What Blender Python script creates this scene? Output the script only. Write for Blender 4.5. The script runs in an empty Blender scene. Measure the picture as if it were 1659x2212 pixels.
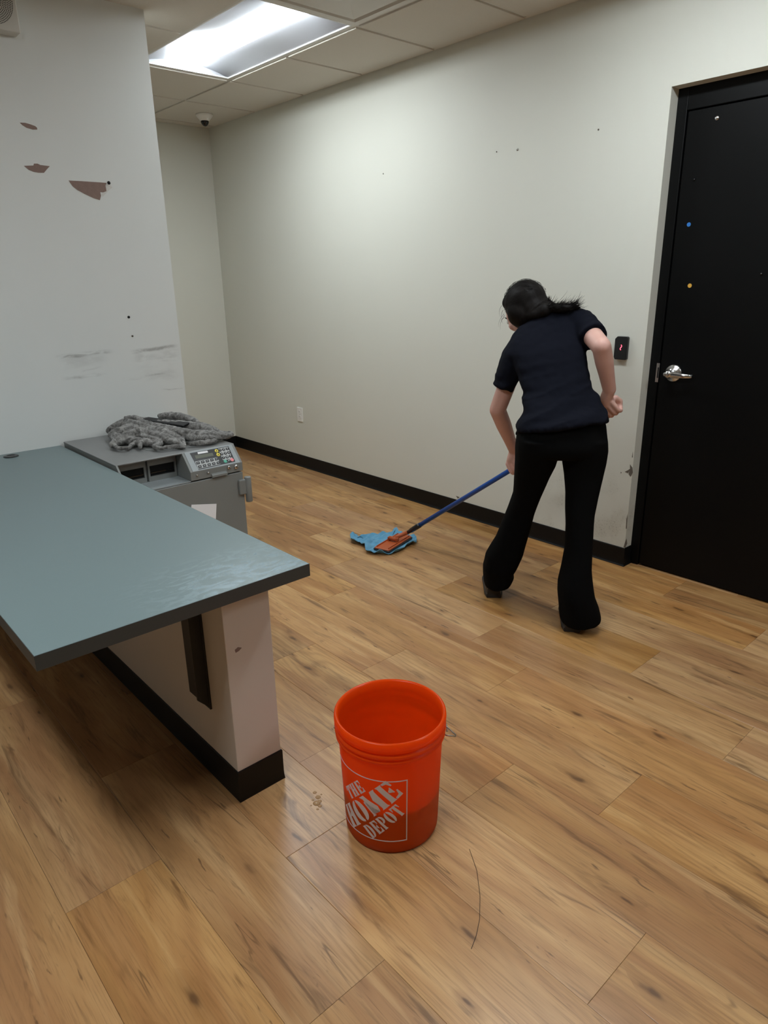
import bpy, bmesh, math, random
import numpy as np
from mathutils import Vector, Matrix, noise
random.seed(7)
S = bpy.context.scene
COL = S.collection

# ------------------------------------------------------------------ camera
IW, IH = 1659, 2212
FPX, YAW, PITCH, ROLL, CAMH = 1480.894, 0.726688, -0.326592, -0.0181222, 1.44523
_f = Vector((math.sin(YAW)*math.cos(PITCH), math.cos(YAW)*math.cos(PITCH), math.sin(PITCH)))
_r = Vector((math.cos(YAW), -math.sin(YAW), 0)); _u = _r.cross(_f)
RT = _r*math.cos(ROLL)+_u*math.sin(ROLL); UP = -_r*math.sin(ROLL)+_u*math.cos(ROLL); FW = _f
CAM = Vector((0, 0, CAMH))
cd = bpy.data.cameras.new('camera'); cd.sensor_fit = 'VERTICAL'; cd.sensor_height = 36.0
cd.lens = FPX*36.0/IH; cd.clip_start = 0.02
cam = bpy.data.objects.new('camera', cd); COL.objects.link(cam)
cam.matrix_world = Matrix((( RT.x, UP.x, -FW.x, 0), (RT.y, UP.y, -FW.y, 0), (RT.z, UP.z, -FW.z, CAMH), (0, 0, 0, 1)))
S.camera = cam
# ------------------------------------------------------------------ world, exposure
w = bpy.data.worlds.new('world'); S.world = w; w.use_nodes = True
w.node_tree.nodes['Background'].inputs[0].default_value = (0.5, 0.52, 0.55, 1)
w.node_tree.nodes['Background'].inputs[1].default_value = 0.15
S.view_settings.view_transform = 'Standard'; S.view_settings.look = 'None'
S.view_settings.gamma = 1.0; S.view_settings.use_curve_mapping = False
S.view_settings.exposure = 1.03
LIGHT_FAR, LIGHT_NEAR, LIGHT_REAR, LIGHT_FILL = 17.5, 24.0, 15.5, 15.0   # radiance of the ceiling fixtures' lenses, the last an added fill
LIGHT_COL = (0.89, 0.965, 1.0)

# measured room
XW, YB, HC = 3.137, 5.576, 2.631         # main wall, end wall, ceiling
YP, XP = 3.45, 1.662                     # partition face and its free end
X0, Y0 = -4.6, -4.4                      # unseen sides of the room
TP = 0.6096; TX0 = 2.56; TY0 = 4.853     # ceiling grid

# ------------------------------------------------------------------ helpers
def ray(px, py):
    return FW + RT*((px-IW/2)/FPX) - UP*((py-IH/2)/FPX)
def on(px, py, axis, val):               # point of the plane axis=val seen at a pixel
    d = ray(px, py); t = (val-CAM[axis])/d[axis]; return CAM+d*t
FH = Vector((math.sin(YAW), math.cos(YAW), 0)); RH = Vector((math.cos(YAW), -math.sin(YAW), 0))
PBASE = Vector((2.35, 1.65, 0)).dot(FH)
def pp(px, py, d=0.0):                   # point at horizontal distance d beyond the standing person's middle
    r = ray(px, py); t = (PBASE+d)/r.dot(FH); return CAM+r*t

def setprops(o, label=None, cat=None, group=None, kind=None):
    if label: o['label'] = label
    if cat: o['category'] = cat
    if group: o['group'] = group
    if kind: o['kind'] = kind
    return o
def thing(name, loc, label, cat, group=None):
    o = bpy.data.objects.new(name, None); COL.objects.link(o); o.location = loc; o.empty_display_size = .1
    return setprops(o, label, cat, group)
def link(name, me, mat=None, parent=None, smooth=False):
    if mat is not None: me.materials.clear(); me.materials.append(mat)
    o = bpy.data.objects.new(name, me); COL.objects.link(o)
    if smooth:
        for p in me.polygons: p.use_smooth = True
    if parent is not None:
        o.parent = parent; bpy.context.view_layer.update()
        o.matrix_parent_inverse = parent.matrix_world.inverted()
    return o
def mesh_of(verts, faces, name='m'):
    me = bpy.data.meshes.new(name); me.from_pydata([tuple(v) for v in verts], [], faces); me.update()
    bm = bmesh.new(); bm.from_mesh(me); bmesh.ops.recalc_face_normals(bm, faces=bm.faces); bm.to_mesh(me); bm.free()
    return me
class MB:                                # collects simple shapes into one mesh
    def __init__(s): s.v = []; s.f = []
    def add(s, v, f):
        b = len(s.v); s.v += [Vector(x) for x in v]; s.f += [[i+b for i in q] for q in f]; return s
    def box(s, x0, x1, y0, y1, z0, z1):
        v = [(x, y, z) for z in (z0, z1) for y in (y0, y1) for x in (x0, x1)]
        return s.add(v, [(0,2,3,1), (4,5,7,6), (0,1,5,4), (2,6,7,3), (0,4,6,2), (1,3,7,5)])
    def loft(s, rings, caps=True, closed=False):
        n = len(rings[0]); b = []; f = []
        for r in rings: b += list(r)
        m = len(rings)
        for k in range(m if closed else m-1):
            k2 = (k+1) % m
            for i in range(n):
                j = (i+1) % n
                f.append((k*n+i, k*n+j, k2*n+j, k2*n+i))
        if caps and not closed:
            f.append(tuple(range(n-1, -1, -1))); f.append(tuple(range((m-1)*n, m*n)))
        return s.add(b, f)
    def lathe(s, prof, c=(0,0,0), n=48, axis=None):     # profile of (r, h), closed where r=0
        rings = []
        ax = Vector(axis or (0,0,1)).normalized(); e = ax.orthogonal().normalized(); g = ax.cross(e)
        for r, h in prof:
            rr = max(r, 1e-5)
            rings.append([Vector(c)+ax*h+(e*math.cos(2*math.pi*i/n)+g*math.sin(2*math.pi*i/n))*rr for i in range(n)])
        return s.loft(rings, caps=True)
    def tube(s, pts, r, n=10, caps=True):
        pts = [Vector(p) for p in pts]; rs = r if isinstance(r, (list, tuple)) else [r]*len(pts)
        rings = []; e = None
        for i, p in enumerate(pts):
            t = (pts[min(i+1, len(pts)-1)]-pts[max(i-1, 0)]).normalized()
            if e is None: e = t.orthogonal().normalized()
            else:
                e = (e-t*e.dot(t)); e = e.normalized() if e.length > 1e-6 else t.orthogonal().normalized()
            g = t.cross(e)
            rings.append([p+(e*math.cos(2*math.pi*k/n)+g*math.sin(2*math.pi*k/n))*rs[i] for k in range(n)])
        return s.loft(rings, caps)
    def ball(s, c, r, n=16, m=10, M=None):
        r = r if isinstance(r, (list, tuple)) else (r, r, r); v = []; f = []
        M = M or Matrix.Identity(3); c = Vector(c)
        for i in range(1, m):
            a = math.pi*i/m
            for k in range(n):
                t = 2*math.pi*k/n
                v.append(c+M @ Vector((r[0]*math.sin(a)*math.cos(t), r[1]*math.sin(a)*math.sin(t), r[2]*math.cos(a))))
        v.append(c+M @ Vector((0, 0, r[2]))); v.append(c+M @ Vector((0, 0, -r[2]))); T = len(v)-2; B = T+1
        for i in range(m-2):
            for k in range(n):
                j = (k+1) % n; f.append((i*n+k, (i+1)*n+k, (i+1)*n+j, i*n+j))
        for k in range(n):
            j = (k+1) % n; f.append((T, k, j)); f.append((B, (m-2)*n+j, (m-2)*n+k))
        return s.add(v, f)
    def limb(s, nodes, n=16):            # (point, radius) chain with round joints
        for i, (p, r) in enumerate(nodes):
            s.ball(p, r, n, 10)
            if i:
                q, rq = nodes[i-1]
                steps = 6
                s.tube([Vector(q).lerp(Vector(p), k/steps) for k in range(steps+1)], [rq+(r-rq)*k/steps for k in range(steps+1)], n)
        return s
    def prism(s, poly, off):             # planar outline pushed by off
        n = len(poly); a = [Vector(p) for p in poly]; b = [p+Vector(off) for p in a]
        return s.add(a+b, [tuple(range(n)), tuple(range(2*n-1, n-1, -1))]+[(i, (i+1) % n, n+(i+1) % n, n+i) for i in range(n)])
    def mesh(s, name='m'): return mesh_of(s.v, s.f, name)
    def build(s, name, mat, parent=None, smooth=False, bevel=0, seg=2):
        o = link(name, s.mesh(name), mat, parent, smooth)
        if bevel:
            m = o.modifiers.new('bevel', 'BEVEL'); m.width = bevel; m.segments = seg; m.limit_method = 'ANGLE'; m.angle_limit = .6
            if smooth:
                pass
        return o
    def remesh(s, voxel, smooth=6, fac=.5):   # fuse everything into one continuous skin
        me = mesh_of(s.v, s.f, 'raw'); o = bpy.data.objects.new('raw', me); COL.objects.link(o)
        m = o.modifiers.new('r', 'REMESH'); m.mode = 'VOXEL'; m.voxel_size = voxel; m.use_smooth_shade = True
        if smooth:
            k = o.modifiers.new('s', 'SMOOTH'); k.factor = fac; k.iterations = smooth
        dg = bpy.context.evaluated_depsgraph_get(); dg.update()
        out = bpy.data.meshes.new_from_object(o.evaluated_get(dg)); bpy.data.objects.remove(o)
        return out
def displace(me, fn):
    co = [v.co.copy() for v in me.vertices]; no = [v.normal.copy() for v in me.vertices]
    for v, c, n in zip(me.vertices, co, no): v.co = c+n*fn(c, n)
    me.update()
def structure(name, mb, mat, label, cat, parent=None, bevel=0):
    o = mb.build(name, mat, parent, bevel=bevel)
    if parent is None: setprops(o, label, cat, kind='structure')
    return o

# ------------------------------------------------------------------ materials
class NT:
    def __init__(s, name):
        s.m = bpy.data.materials.new(name); s.m.use_nodes = True; s.t = s.m.node_tree
        s.b = s.t.nodes['Principled BSDF']; s.out = s.t.nodes['Material Output']
    def n(s, typ, **kw):
        x = s.t.nodes.new(typ)
        for k, v in kw.items():
            if k in ('inp',): continue
            setattr(x, k, v)
        for k, v in kw.get('inp', {}).items(): s.put(x.inputs[k], v)
        return x
    def put(s, sock, v):
        if isinstance(v, bpy.types.NodeSocket): s.t.links.new(v, sock)
        elif isinstance(v, bpy.types.Node): s.t.links.new(v.outputs[0], sock)
        else:
            if isinstance(v, (tuple, list)) and len(v) == 3 and sock.type == 'RGBA': v = (*v, 1)
            sock.default_value = v
    def set(s, **kw):
        for k, v in kw.items(): s.put(s.b.inputs[k.replace('_', ' ')], v)
        return s
    def math(s, op, a, b=None, c=None, clamp=False):
        x = s.n('ShaderNodeMath', operation=op); x.use_clamp = clamp; s.put(x.inputs[0], a)
        if b is not None: s.put(x.inputs[1], b)
        if c is not None: s.put(x.inputs[2], c)
        return x.outputs[0]
    def mix(s, f, a, b, bt='MIX'):
        x = s.n('ShaderNodeMix', data_type='RGBA', blend_type=bt); s.put(x.inputs[0], f); s.put(x.inputs[6], a); s.put(x.inputs[7], b); return x.outputs[2]
    def ramp(s, f, stops):
        x = s.n('ShaderNodeValToRGB'); e = x.color_ramp.elements
        while len(e) < len(stops): e.new(.5)
        for q, (p, c) in zip(e, stops): q.position = p; q.color = (*c, 1) if len(c) == 3 else c
        s.put(x.inputs[0], f); return x.outputs[0]
    def coord(s, which='Object'): return s.n('ShaderNodeTexCoord').outputs[which]
    def mapping(s, v, scale=(1,1,1), loc=(0,0,0)):
        x = s.n('ShaderNodeMapping'); s.put(x.inputs['Vector'], v); x.inputs['Scale'].default_value = scale; x.inputs['Location'].default_value = loc; return x.outputs[0]
    def noise(s, v, scale=5, detail=3, rough=.5, dist=0):
        x = s.n('ShaderNodeTexNoise'); s.put(x.inputs['Vector'], v); x.inputs['Scale'].default_value = scale; x.inputs['Detail'].default_value = detail
        x.inputs['Roughness'].default_value = rough; x.inputs['Distortion'].default_value = dist; return x.outputs['Fac']
    def bump(s, h, strength=.2, dist=.01):
        x = s.n('ShaderNodeBump'); x.inputs['Strength'].default_value = strength; x.inputs['Distance'].default_value = dist; s.put(x.inputs['Height'], h); s.put(s.b.inputs['Normal'], x.outputs[0]); return s
    def smooth(s, x, lo, hi):
        m = s.n('ShaderNodeMapRange', interpolation_type='SMOOTHSTEP'); s.put(m.inputs[0], x); m.inputs[1].default_value = lo; m.inputs[2].default_value = hi; return m.outputs[0]
def plain(name, col, rough=.5, metal=0.0, spec=.5, bump=None, vary=0.0, vscale=20):
    t = NT(name); t.set(Roughness=rough, Metallic=metal, Specular_IOR_Level=spec)
    c = t.coord()
    if vary:
        k = t.noise(c, vscale, 4); t.set(Base_Color=t.mix(k, tuple(x*(1-vary) for x in col), tuple(min(1, x*(1+vary)) for x in col)))
    else: t.set(Base_Color=col)
    if bump: t.bump(t.noise(c, bump[0], 3), bump[1], bump[2])
    return t.m
def emit(name, col, st):
    t = NT(name); t.set(Base_Color=(0, 0, 0), Emission_Color=col, Emission_Strength=st); return t.m

def wall_paint(name, col, scuffs=None, grime=None, smudge=None):
    t = NT(name); c = t.coord()
    base = t.mix(t.noise(c, 1.3, 3), tuple(x*.97 for x in col), tuple(x*1.03 for x in col))
    sep = t.n('ShaderNodeSeparateXYZ'); t.put(sep.inputs[0], c); X, Y, Z = sep.outputs
    if scuffs:                            # rub marks: each a smeared line of its own
        n1 = t.noise(t.mapping(c, (9, 1, 30)), 1.0, 5, .65, .5); wob = t.math('MULTIPLY', t.math('SUBTRACT', t.noise(c, 6, 2), .5), .05)
        tot = None
        for x0_, x1_, z_, sl_, hw_, k_ in scuffs:
            zz = t.math('ABSOLUTE', t.math('SUBTRACT', t.math('ADD', Z, wob), t.math('MULTIPLY_ADD', t.math('SUBTRACT', X, x0_), sl_, z_)))
            m = t.math('MULTIPLY', t.math('SUBTRACT', 1, t.smooth(zz, hw_*.1, hw_)), t.math('MULTIPLY', t.smooth(X, x0_-.02, x0_+.05), t.math('SUBTRACT', 1, t.smooth(X, x1_-.06, x1_+.02))))
            m = t.math('MULTIPLY', m, t.math('MULTIPLY', t.smooth(n1, .36, .64), k_)); tot = m if tot is None else t.math('MAXIMUM', tot, m)
        base = t.mix(tot, base, (.17, .16, .15))
    if grime:                             # speckled dirt low on the wall by the door
        y0, y1, z1 = grime
        sp = t.smooth(t.noise(t.mapping(c, (1, 1, .8)), 140, 5, .75), .54, .70)
        cl = t.smooth(t.noise(c, 7, 3), .40, .66)
        a = t.math('MULTIPLY', t.smooth(Y, y0-.05, y0+.02), t.math('SUBTRACT', 1, t.smooth(Y, y1-.2, y1+.25)))
        a = t.math('MULTIPLY', a, t.math('SUBTRACT', 1, t.smooth(Z, z1*.3, z1)))
        base = t.mix(t.math('MULTIPLY', t.math('MULTIPLY', sp, cl), t.math('MULTIPLY', a, .95)), base, (.16, .14, .10))
        base = t.mix(t.math('MULTIPLY', t.math('MULTIPLY', cl, a), .22), base, (.36, .32, .22))
    t.set(Base_Color=base, Roughness=.55, Specular_IOR_Level=.35)
    t.bump(t.noise(c, 260, 2), .06, .002)
    return t.m

def wood():
    t = NT('oak_plank'); c = t.coord(); oi = t.n('ShaderNodeObjectInfo'); rnd = oi.outputs['Random']
    off = t.n('ShaderNodeCombineXYZ'); t.put(off.inputs[0], t.math('MULTIPLY', rnd, 37.0)); t.put(off.inputs[1], t.math('MULTIPLY', rnd, 91.0)); t.put(off.inputs[2], t.math('MULTIPLY', rnd, 53.0))
    va = t.n('ShaderNodeVectorMath', operation='ADD'); t.put(va.inputs[0], c); t.put(va.inputs[1], off.outputs[0]); v = va.outputs[0]
    broad = t.noise(t.mapping(v, (7, 1.1, 1)), 1.0, 4, .55, .8)
    col = t.ramp(broad, [(.22, (.250, .128, .050)), (.42, (.385, .205, .082)), (.60, (.470, .272, .118)), (.80, (.560, .350, .165))])
    tint = t.smooth(t.noise(t.mapping(v, (5.5, .8, 1)), 1.0, 3, .5, 1.2), .44, .60)
    col = t.mix(t.math('MULTIPLY', tint, .55), col, (.300, .138, .060))
    pale = t.smooth(t.noise(t.mapping(v, (11, .9, 3)), 1.0, 3, .5, .9), .54, .66)
    col = t.mix(t.math('MULTIPLY', pale, .45), col, (.60, .385, .185))
    # flowing growth rings
    dist = t.noise(t.mapping(v, (5, .9, 1)), 1.0, 2, .5, .4)
    sx = t.n('ShaderNodeSeparateXYZ'); t.put(sx.inputs[0], v)
    ph = t.math('ADD', t.math('MULTIPLY', sx.outputs[0], 210.0), t.math('MULTIPLY', dist, 75.0))
    ring = t.math('MULTIPLY_ADD', t.math('SINE', ph), .5, .5)
    ringm = t.math('MULTIPLY', t.math('POWER', ring, 2.2), t.smooth(t.noise(t.mapping(v, (4, .8, 1)), 1.3, 2), .40, .62))
    col = t.mix(t.math('MULTIPLY', ringm, .30), col, (.205, .100, .038))
    # fine pores
    fine = t.noise(t.mapping(v, (260, 9, 1)), 1.0, 3, .6)
    col = t.mix(t.math('MULTIPLY', t.smooth(fine, .46, .70), .34), col, (.16, .08, .032))
    # dark mineral streaks along the grain
    st = t.noise(t.mapping(v, (21, 2.3, 1)), 1.0, 4, .62, 1.2)
    stm = t.math('MULTIPLY', t.smooth(st, .54, .73), .80)
    dash = t.noise(t.mapping(v, (70, 11, 1)), 1.0, 3, .55, .4)
    dm = t.math('MULTIPLY', t.smooth(dash, .64, .72), t.smooth(t.noise(t.mapping(v, (7, 2.4, 2)), 1.0, 2), .46, .58))
    col = t.mix(t.math('MULTIPLY', dm, .75), col, (.105, .052, .024))
    col = t.mix(stm, col, (.135, .066, .028))
    # thin cracks
    cr = t.math('ABSOLUTE', t.math('SUBTRACT', t.noise(t.mapping(v, (11, .75, 1)), 1.0, 3, .5, .5), .5))
    crm = t.math('MULTIPLY', t.math('SUBTRACT', 1, t.smooth(cr, .001, .009)), t.smooth(t.noise(t.mapping(v, (9, 2.2, 1)), 1.7, 2), .53, .66))
    col = t.mix(t.math('MULTIPLY', crm, .62), col, (.085, .042, .018))
    # knots
    vo = t.n('ShaderNodeTexVoronoi'); wv = t.n('ShaderNodeVectorMath', operation='ADD')
    nz = t.n('ShaderNodeTexNoise'); t.put(nz.inputs['Vector'], t.mapping(v, (14, 9, 1))); nz.inputs['Scale'].default_value = 1.6
    sc = t.n('ShaderNodeVectorMath', operation='SCALE'); t.put(sc.inputs[0], nz.outputs['Color']); sc.inputs['Scale'].default_value = .22
    t.put(wv.inputs[0], t.mapping(v, (10, 3.3, 1))); t.put(wv.inputs[1], sc.outputs[0])
    t.put(vo.inputs['Vector'], wv.outputs[0]); vo.inputs['Scale'].default_value = 1.0; vo.voronoi_dimensions = '2D'
    kd = vo.outputs['Distance']; kc = t.n('ShaderNodeSeparateColor'); t.put(kc.inputs[0], vo.outputs['Color'])
    on_ = t.smooth(kc.outputs[0], .70, .76)
    size = t.math('MULTIPLY_ADD', kc.outputs[1], .085, .03)
    kn = t.math('MULTIPLY', t.math('SUBTRACT', 1, t.smooth(t.math('DIVIDE', kd, size), .25, 1.15)), on_)
    halo = t.math('MULTIPLY', t.math('SUBTRACT', 1, t.smooth(t.math('DIVIDE', kd, size), .8, 3.4)), on_)
    col = t.mix(t.math('MULTIPLY', halo, .50), col, (.235, .110, .042))
    col = t.mix(t.math('MULTIPLY', kn, .80), col, (.085, .040, .018))
    # board to board
    hs = t.n('ShaderNodeHueSaturation'); t.put(hs.inputs['Color'], col)
    t.put(hs.inputs['Value'], t.math('MULTIPLY_ADD', rnd, .20, 1.00)); t.put(hs.inputs['Saturation'], t.math('MULTIPLY_ADD', t.math('FRACT', t.math('MULTIPLY', rnd, 17.3)), .12, .96))
    t.set(Base_Color=hs.outputs[0], Specular_IOR_Level=.45)
    t.set(Roughness=t.math('MULTIPLY_ADD', fine, .12, .27))
    t.bump(t.math('SUBTRACT', t.math('MULTIPLY', fine, -.25), crm), .12, .0015)
    return t.m

M = {}
M['wall'] = wall_paint('wall_paint', (.690, .690, .620), grime=(1.60, 2.15, .62))
M['wall_part'] = wall_paint('partition_paint', (.715, .735, .720), scuffs=((1.04, 1.30, 1.133, -.02, .016, .60), (1.40, 1.65, 1.128, .02, .016, .60), (1.05, 1.28, 1.105, .0, .05, .16), (1.40, 1.66, 1.085, 0, .06, .20), (1.06, 1.26, 1.032, .0, .012, .40), (1.14, 1.24, 1.055, .05, .006, .35), (1.34, 1.58, .992, .05, .010, .40), (1.44, 1.64, 1.0, 0, .05, .14), (1.54, 1.66, .92, -.02, .006, .35)))
M['wall_low'] = wall_paint('half_wall_paint', (.640, .580, .520))
M['wood'] = wood()
M['subfloor'] = plain('subfloor_dark', (.045, .028, .018), .9, bump=(30, .1, .002))
M['base'] = plain('black_vinyl_base', (.0035, .0035, .0038), .5, spec=.28, bump=(60, .05, .002))
M['door'] = plain('black_door_paint', (.0020, .0022, .0024), .42, spec=.18, bump=(38, .10, .004))
M['tile'] = plain('ceiling_tile', (.64, .605, .54), .9, spec=.2, bump=(220, .22, .003), vary=.05, vscale=240)
M['grid'] = plain('ceiling_grid_white', (.62, .60, .55), .45, bump=(20, .02, .001))
M['plenum'] = plain('plenum_grey', (.25, .24, .22), .9, bump=(9, .1, .01))
M['white_metal'] = plain('white_enamel', (.86, .87, .88), .38, bump=(15, .02, .001))
M['vent'] = plain('vent_enamel', (.60, .58, .53), .45, vary=.06, vscale=6)
M['lens_far'] = emit('lit_lens', LIGHT_COL, LIGHT_FAR)
M['lens_near'] = emit('lit_lens_near', LIGHT_COL, LIGHT_NEAR)
M['lens_rear'] = emit('lit_lens_rear', LIGHT_COL, LIGHT_REAR)
M['lens_fill'] = emit('lit_lens_fill', LIGHT_COL, LIGHT_FILL)  # unseen fixture behind the viewer, added to light the half wall's end face
M['reflector'] = plain('satin_reflector', (.46, .47, .50), .45, bump=(15, .02, .001))
M['plastic_white'] = plain('white_plastic', (.84, .83, .80), .35, bump=(30, .02, .001))
M['black_plastic'] = plain('black_plastic', (.010, .010, .011), .28, bump=(60, .03, .001))
M['black_gloss'] = plain('black_gloss', (.004, .004, .005), .06, bump=(30, .01, .001))
M['dark_hole'] = plain('dark_cavity', (.004, .004, .004), .9, bump=(30, .01, .001))
M['chrome'] = plain('brushed_chrome', (.62, .62, .62), .22, 1.0, bump=(90, .03, .001))
M['steel'] = plain('zinc_steel', (.45, .44, .42), .35, 1.0, bump=(90, .03, .001))
M['bracket'] = plain('black_steel', (.006, .006, .006), .45, bump=(60, .06, .002))
M['torn'] = plain('torn_drywall_paper', (.26, .185, .160), .95, spec=.1, bump=(160, .35, .003), vary=.12, vscale=60)
M['plaster'] = plain('bare_plaster', (.66, .65, .62), .95, spec=.1, bump=(120, .3, .003))
M['chip'] = plain('chipped_corner', (.13, .11, .09), .9, bump=(150, .3, .003), vary=.3, vscale=80)
M['grille_white'] = plain('speaker_enamel', (.62, .61, .57), .45, bump=(25, .02, .001))
M['blue_dot'] = plain('blue_sticker', (.03, .20, .62), .5, bump=(40, .02, .001))
M['yellow_dot'] = plain('yellow_sticker', (.72, .40, .06), .5, bump=(40, .02, .001))
M['led'] = emit('red_indicator', (1.0, .06, .10), 3.0)

def laminate():
    t = NT('grey_blue_laminate'); c = t.coord()
    sp = t.noise(c, 900, 2); base = t.mix(sp, (.122, .172, .180), (.168, .222, .230))
    base = t.mix(t.math('MULTIPLY', t.noise(c, 2.2, 3), .35), base, (.125, .175, .172))
    sep = t.n('ShaderNodeSeparateXYZ'); t.put(sep.inputs[0], c); X, Y, Z = sep.outputs
    # dried smears and bluish ceiling-light glare painted in near the free corner
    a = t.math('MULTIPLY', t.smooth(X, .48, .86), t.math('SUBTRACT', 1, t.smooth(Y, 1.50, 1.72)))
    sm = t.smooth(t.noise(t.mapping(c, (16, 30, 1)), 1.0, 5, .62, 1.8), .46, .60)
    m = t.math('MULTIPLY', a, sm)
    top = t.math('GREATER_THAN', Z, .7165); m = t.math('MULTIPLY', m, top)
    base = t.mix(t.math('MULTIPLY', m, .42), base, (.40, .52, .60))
    t.set(Base_Color=base, Roughness=t.math('MULTIPLY_ADD', m, -.12, .34), Specular_IOR_Level=.5)
    t.bump(t.noise(c, 700, 2), .05, .001)
    return t.m
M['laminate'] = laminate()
M['safe'] = plain('grey_powder_coat', (.190, .198, .190), .42, bump=(420, .16, .002), vary=.06, vscale=9)
M['safe_light'] = plain('light_grey_panel', (.30, .33, .34), .38, bump=(200, .03, .001))
M['safe_top'] = plain('grey_safe_top', (.185, .188, .186), .38, bump=(420, .1, .002), vary=.08, vscale=7)
M['key_face'] = plain('grey_key', (.42, .43, .43), .45, bump=(60, .02, .001))
M['legend'] = plain('black_legend', (.006, .006, .008), .5, bump=(60, .02, .001))
M['key_yellow'] = plain('yellow_key', (.80, .66, .08), .45, bump=(60, .02, .001))
M['key_green'] = plain('green_key', (.10, .44, .32), .45, bump=(60, .02, .001))
M['key_red'] = plain('pink_key', (.80, .24, .26), .45, bump=(60, .02, .001))
M['lcd'] = plain('lcd_glass', (.15, .16, .13), .15, bump=(30, .01, .001))
M['paper'] = plain('white_paper', (.82, .82, .84), .8, bump=(40, .03, .001))

# ------------------------------------------------------------------ floor: plank by plank
floor = structure('floor', MB().box(X0, XW+.3, Y0, YB+.12, -.06, -.004), M['subfloor'], 'warm brown oak-look plank floor across the whole room', 'floor')
PW, PL = .245, 1.04
phase = {0: 1.475, 1: 1.90, 2: 1.25, 3: .497, 4: 1.07, 5: .773, 6: 1.386, 7: .635, 8: 1.088, 9: 1.62, 10: .868, 11: 1.33, -1: 1.02, -2: .55, -3: 1.3}
def plank_mesh(w_, l_):
    g = .00035; b = .0009; mb = MB()
    x, y = w_/2-g, l_/2-g
    lo = [(-x, -y, -.004), (x, -y, -.004), (x, y, -.004), (-x, y, -.004)]
    md = [(a, c, -b*.55) for a, c, _ in lo]
    hi = [((x-b)*(1 if a > 0 else -1), (y-b)*(1 if c > 0 else -1), 0) for a, c, _ in lo]
    mb.loft([lo, md, hi]); return mb.mesh('plank')
pm_cache = {}
PX0, PY0 = -1.95, -1.6
for k in range(-10, 13):
    xa = .252+k*PW
    xb = min(xa+PW, XW+.12); xa = max(xa, PX0)
    if xb-xa < .03: continue
    ph = phase.get(k, random.uniform(0, PL)); n0 = math.floor((PY0-ph)/PL)
    j = n0
    while ph+j*PL < YB:
        ya = max(ph+j*PL, PY0); yb = min(ph+(j+1)*PL, YB); j += 1
        if yb-ya < .03: continue
        key = (round(xb-xa, 4), round(yb-ya, 4))
        if key not in pm_cache: pm_cache[key] = plank_mesh(*key); pm_cache[key].materials.append(M['wood'])
        o = bpy.data.objects.new('plank', pm_cache[key]); COL.objects.link(o); o.location = ((xa+xb)/2, (ya+yb)/2, 0); o.parent = floor

o = MB().box(X0, PX0, Y0, YP, -.004, 0).box(PX0, XW+.1, Y0, PY0, -.004, 0).build('plank_run', M['wood'], floor); o['kind'] = 'stuff'

# ------------------------------------------------------------------ walls
DY1, DZ1 = 1.648, 2.198                   # door recess: left edge and head
DY0 = DY1-1.03; RV = .065                 # far edge, reveal depth
wr = MB().box(XW, XW+.14, DY1, YB+.1, 0, HC+.1).box(XW, XW+.14, Y0-.1, DY0, 0, HC+.1).box(XW, XW+.14, DY0, DY1, DZ1, HC+.1)
wall_r = structure('wall_right', wr, M['wall'], 'long off-white wall behind the person, with the black door at its end', 'wall')
structure('wall_back', MB().box(X0, XW, YB, YB+.1, 0, HC+.1), M['wall'], 'narrow strip of off-white end wall beyond the partition', 'wall')
wall_p = structure('wall_left', MB().box(X0, XP, YP, YP+.125, 0, HC+.1), M['wall_part'], 'off-white partition wall with torn patches and scuff marks', 'wall')
structure('wall_alcove', MB().box(.2, .3, YP+.125, YB, 0, HC+.1), M['wall'], 'hidden side wall of the recess behind the partition', 'wall')
structure('wall_rear', MB().box(X0-.1, XW+.14, Y0-.1, Y0, 0, HC+.1), M['wall'], 'off-white wall behind the viewer', 'wall')
structure('wall_side', MB().box(X0-.1, X0, Y0, YP+.1, 0, HC+.1), M['wall'], 'off-white wall far to the left of the counter', 'wall')

def base_run(name, p0, p1, normal, h, label, mat='base', parent=None, mitre0=0, mitre1=0):
    """vinyl cove base: thin strip with a small flared toe"""
    p0, p1, nrm = Vector(p0), Vector(p1), Vector(normal)
    d = (p1-p0).normalized()
    prof = [(0, 0), (.011, 0), (.0105, .003), (.0075, .007), (.005, .015), (.004, .03), (.004, h-.003), (.002, h), (0, h)]
    rings = [[p0+nrm*a+Vector((0, 0, z))-d*(a*mitre0) for a, z in prof], [p1+nrm*a+Vector((0, 0, z))+d*(a*mitre1) for a, z in prof]]
    o = MB().loft(rings).build(name, M[mat], parent)
    setprops(o, label, 'baseboard', kind='structure'); return o
base_run('baseboard_right', (XW, DY1, 0), (XW, YB, 0), (-1, 0, 0), .0996, 'black vinyl baseboard along the long right wall', mitre0=1)
base_run('baseboard_reveal', (XW+RV, DY1, 0), (XW, DY1, 0), (0, -1, 0), .0996, 'short black baseboard return beside the door frame', mitre1=1)
base_run('baseboard_back', (XP, YB, 0), (XW, YB, 0), (0, -1, 0), .0996, 'black vinyl baseboard on the end wall')
base_run('baseboard_left', (X0, YP, 0), (.76, YP, 0), (0, -1, 0), .0996, 'black vinyl baseboard under the counter on the partition wall')

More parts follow.
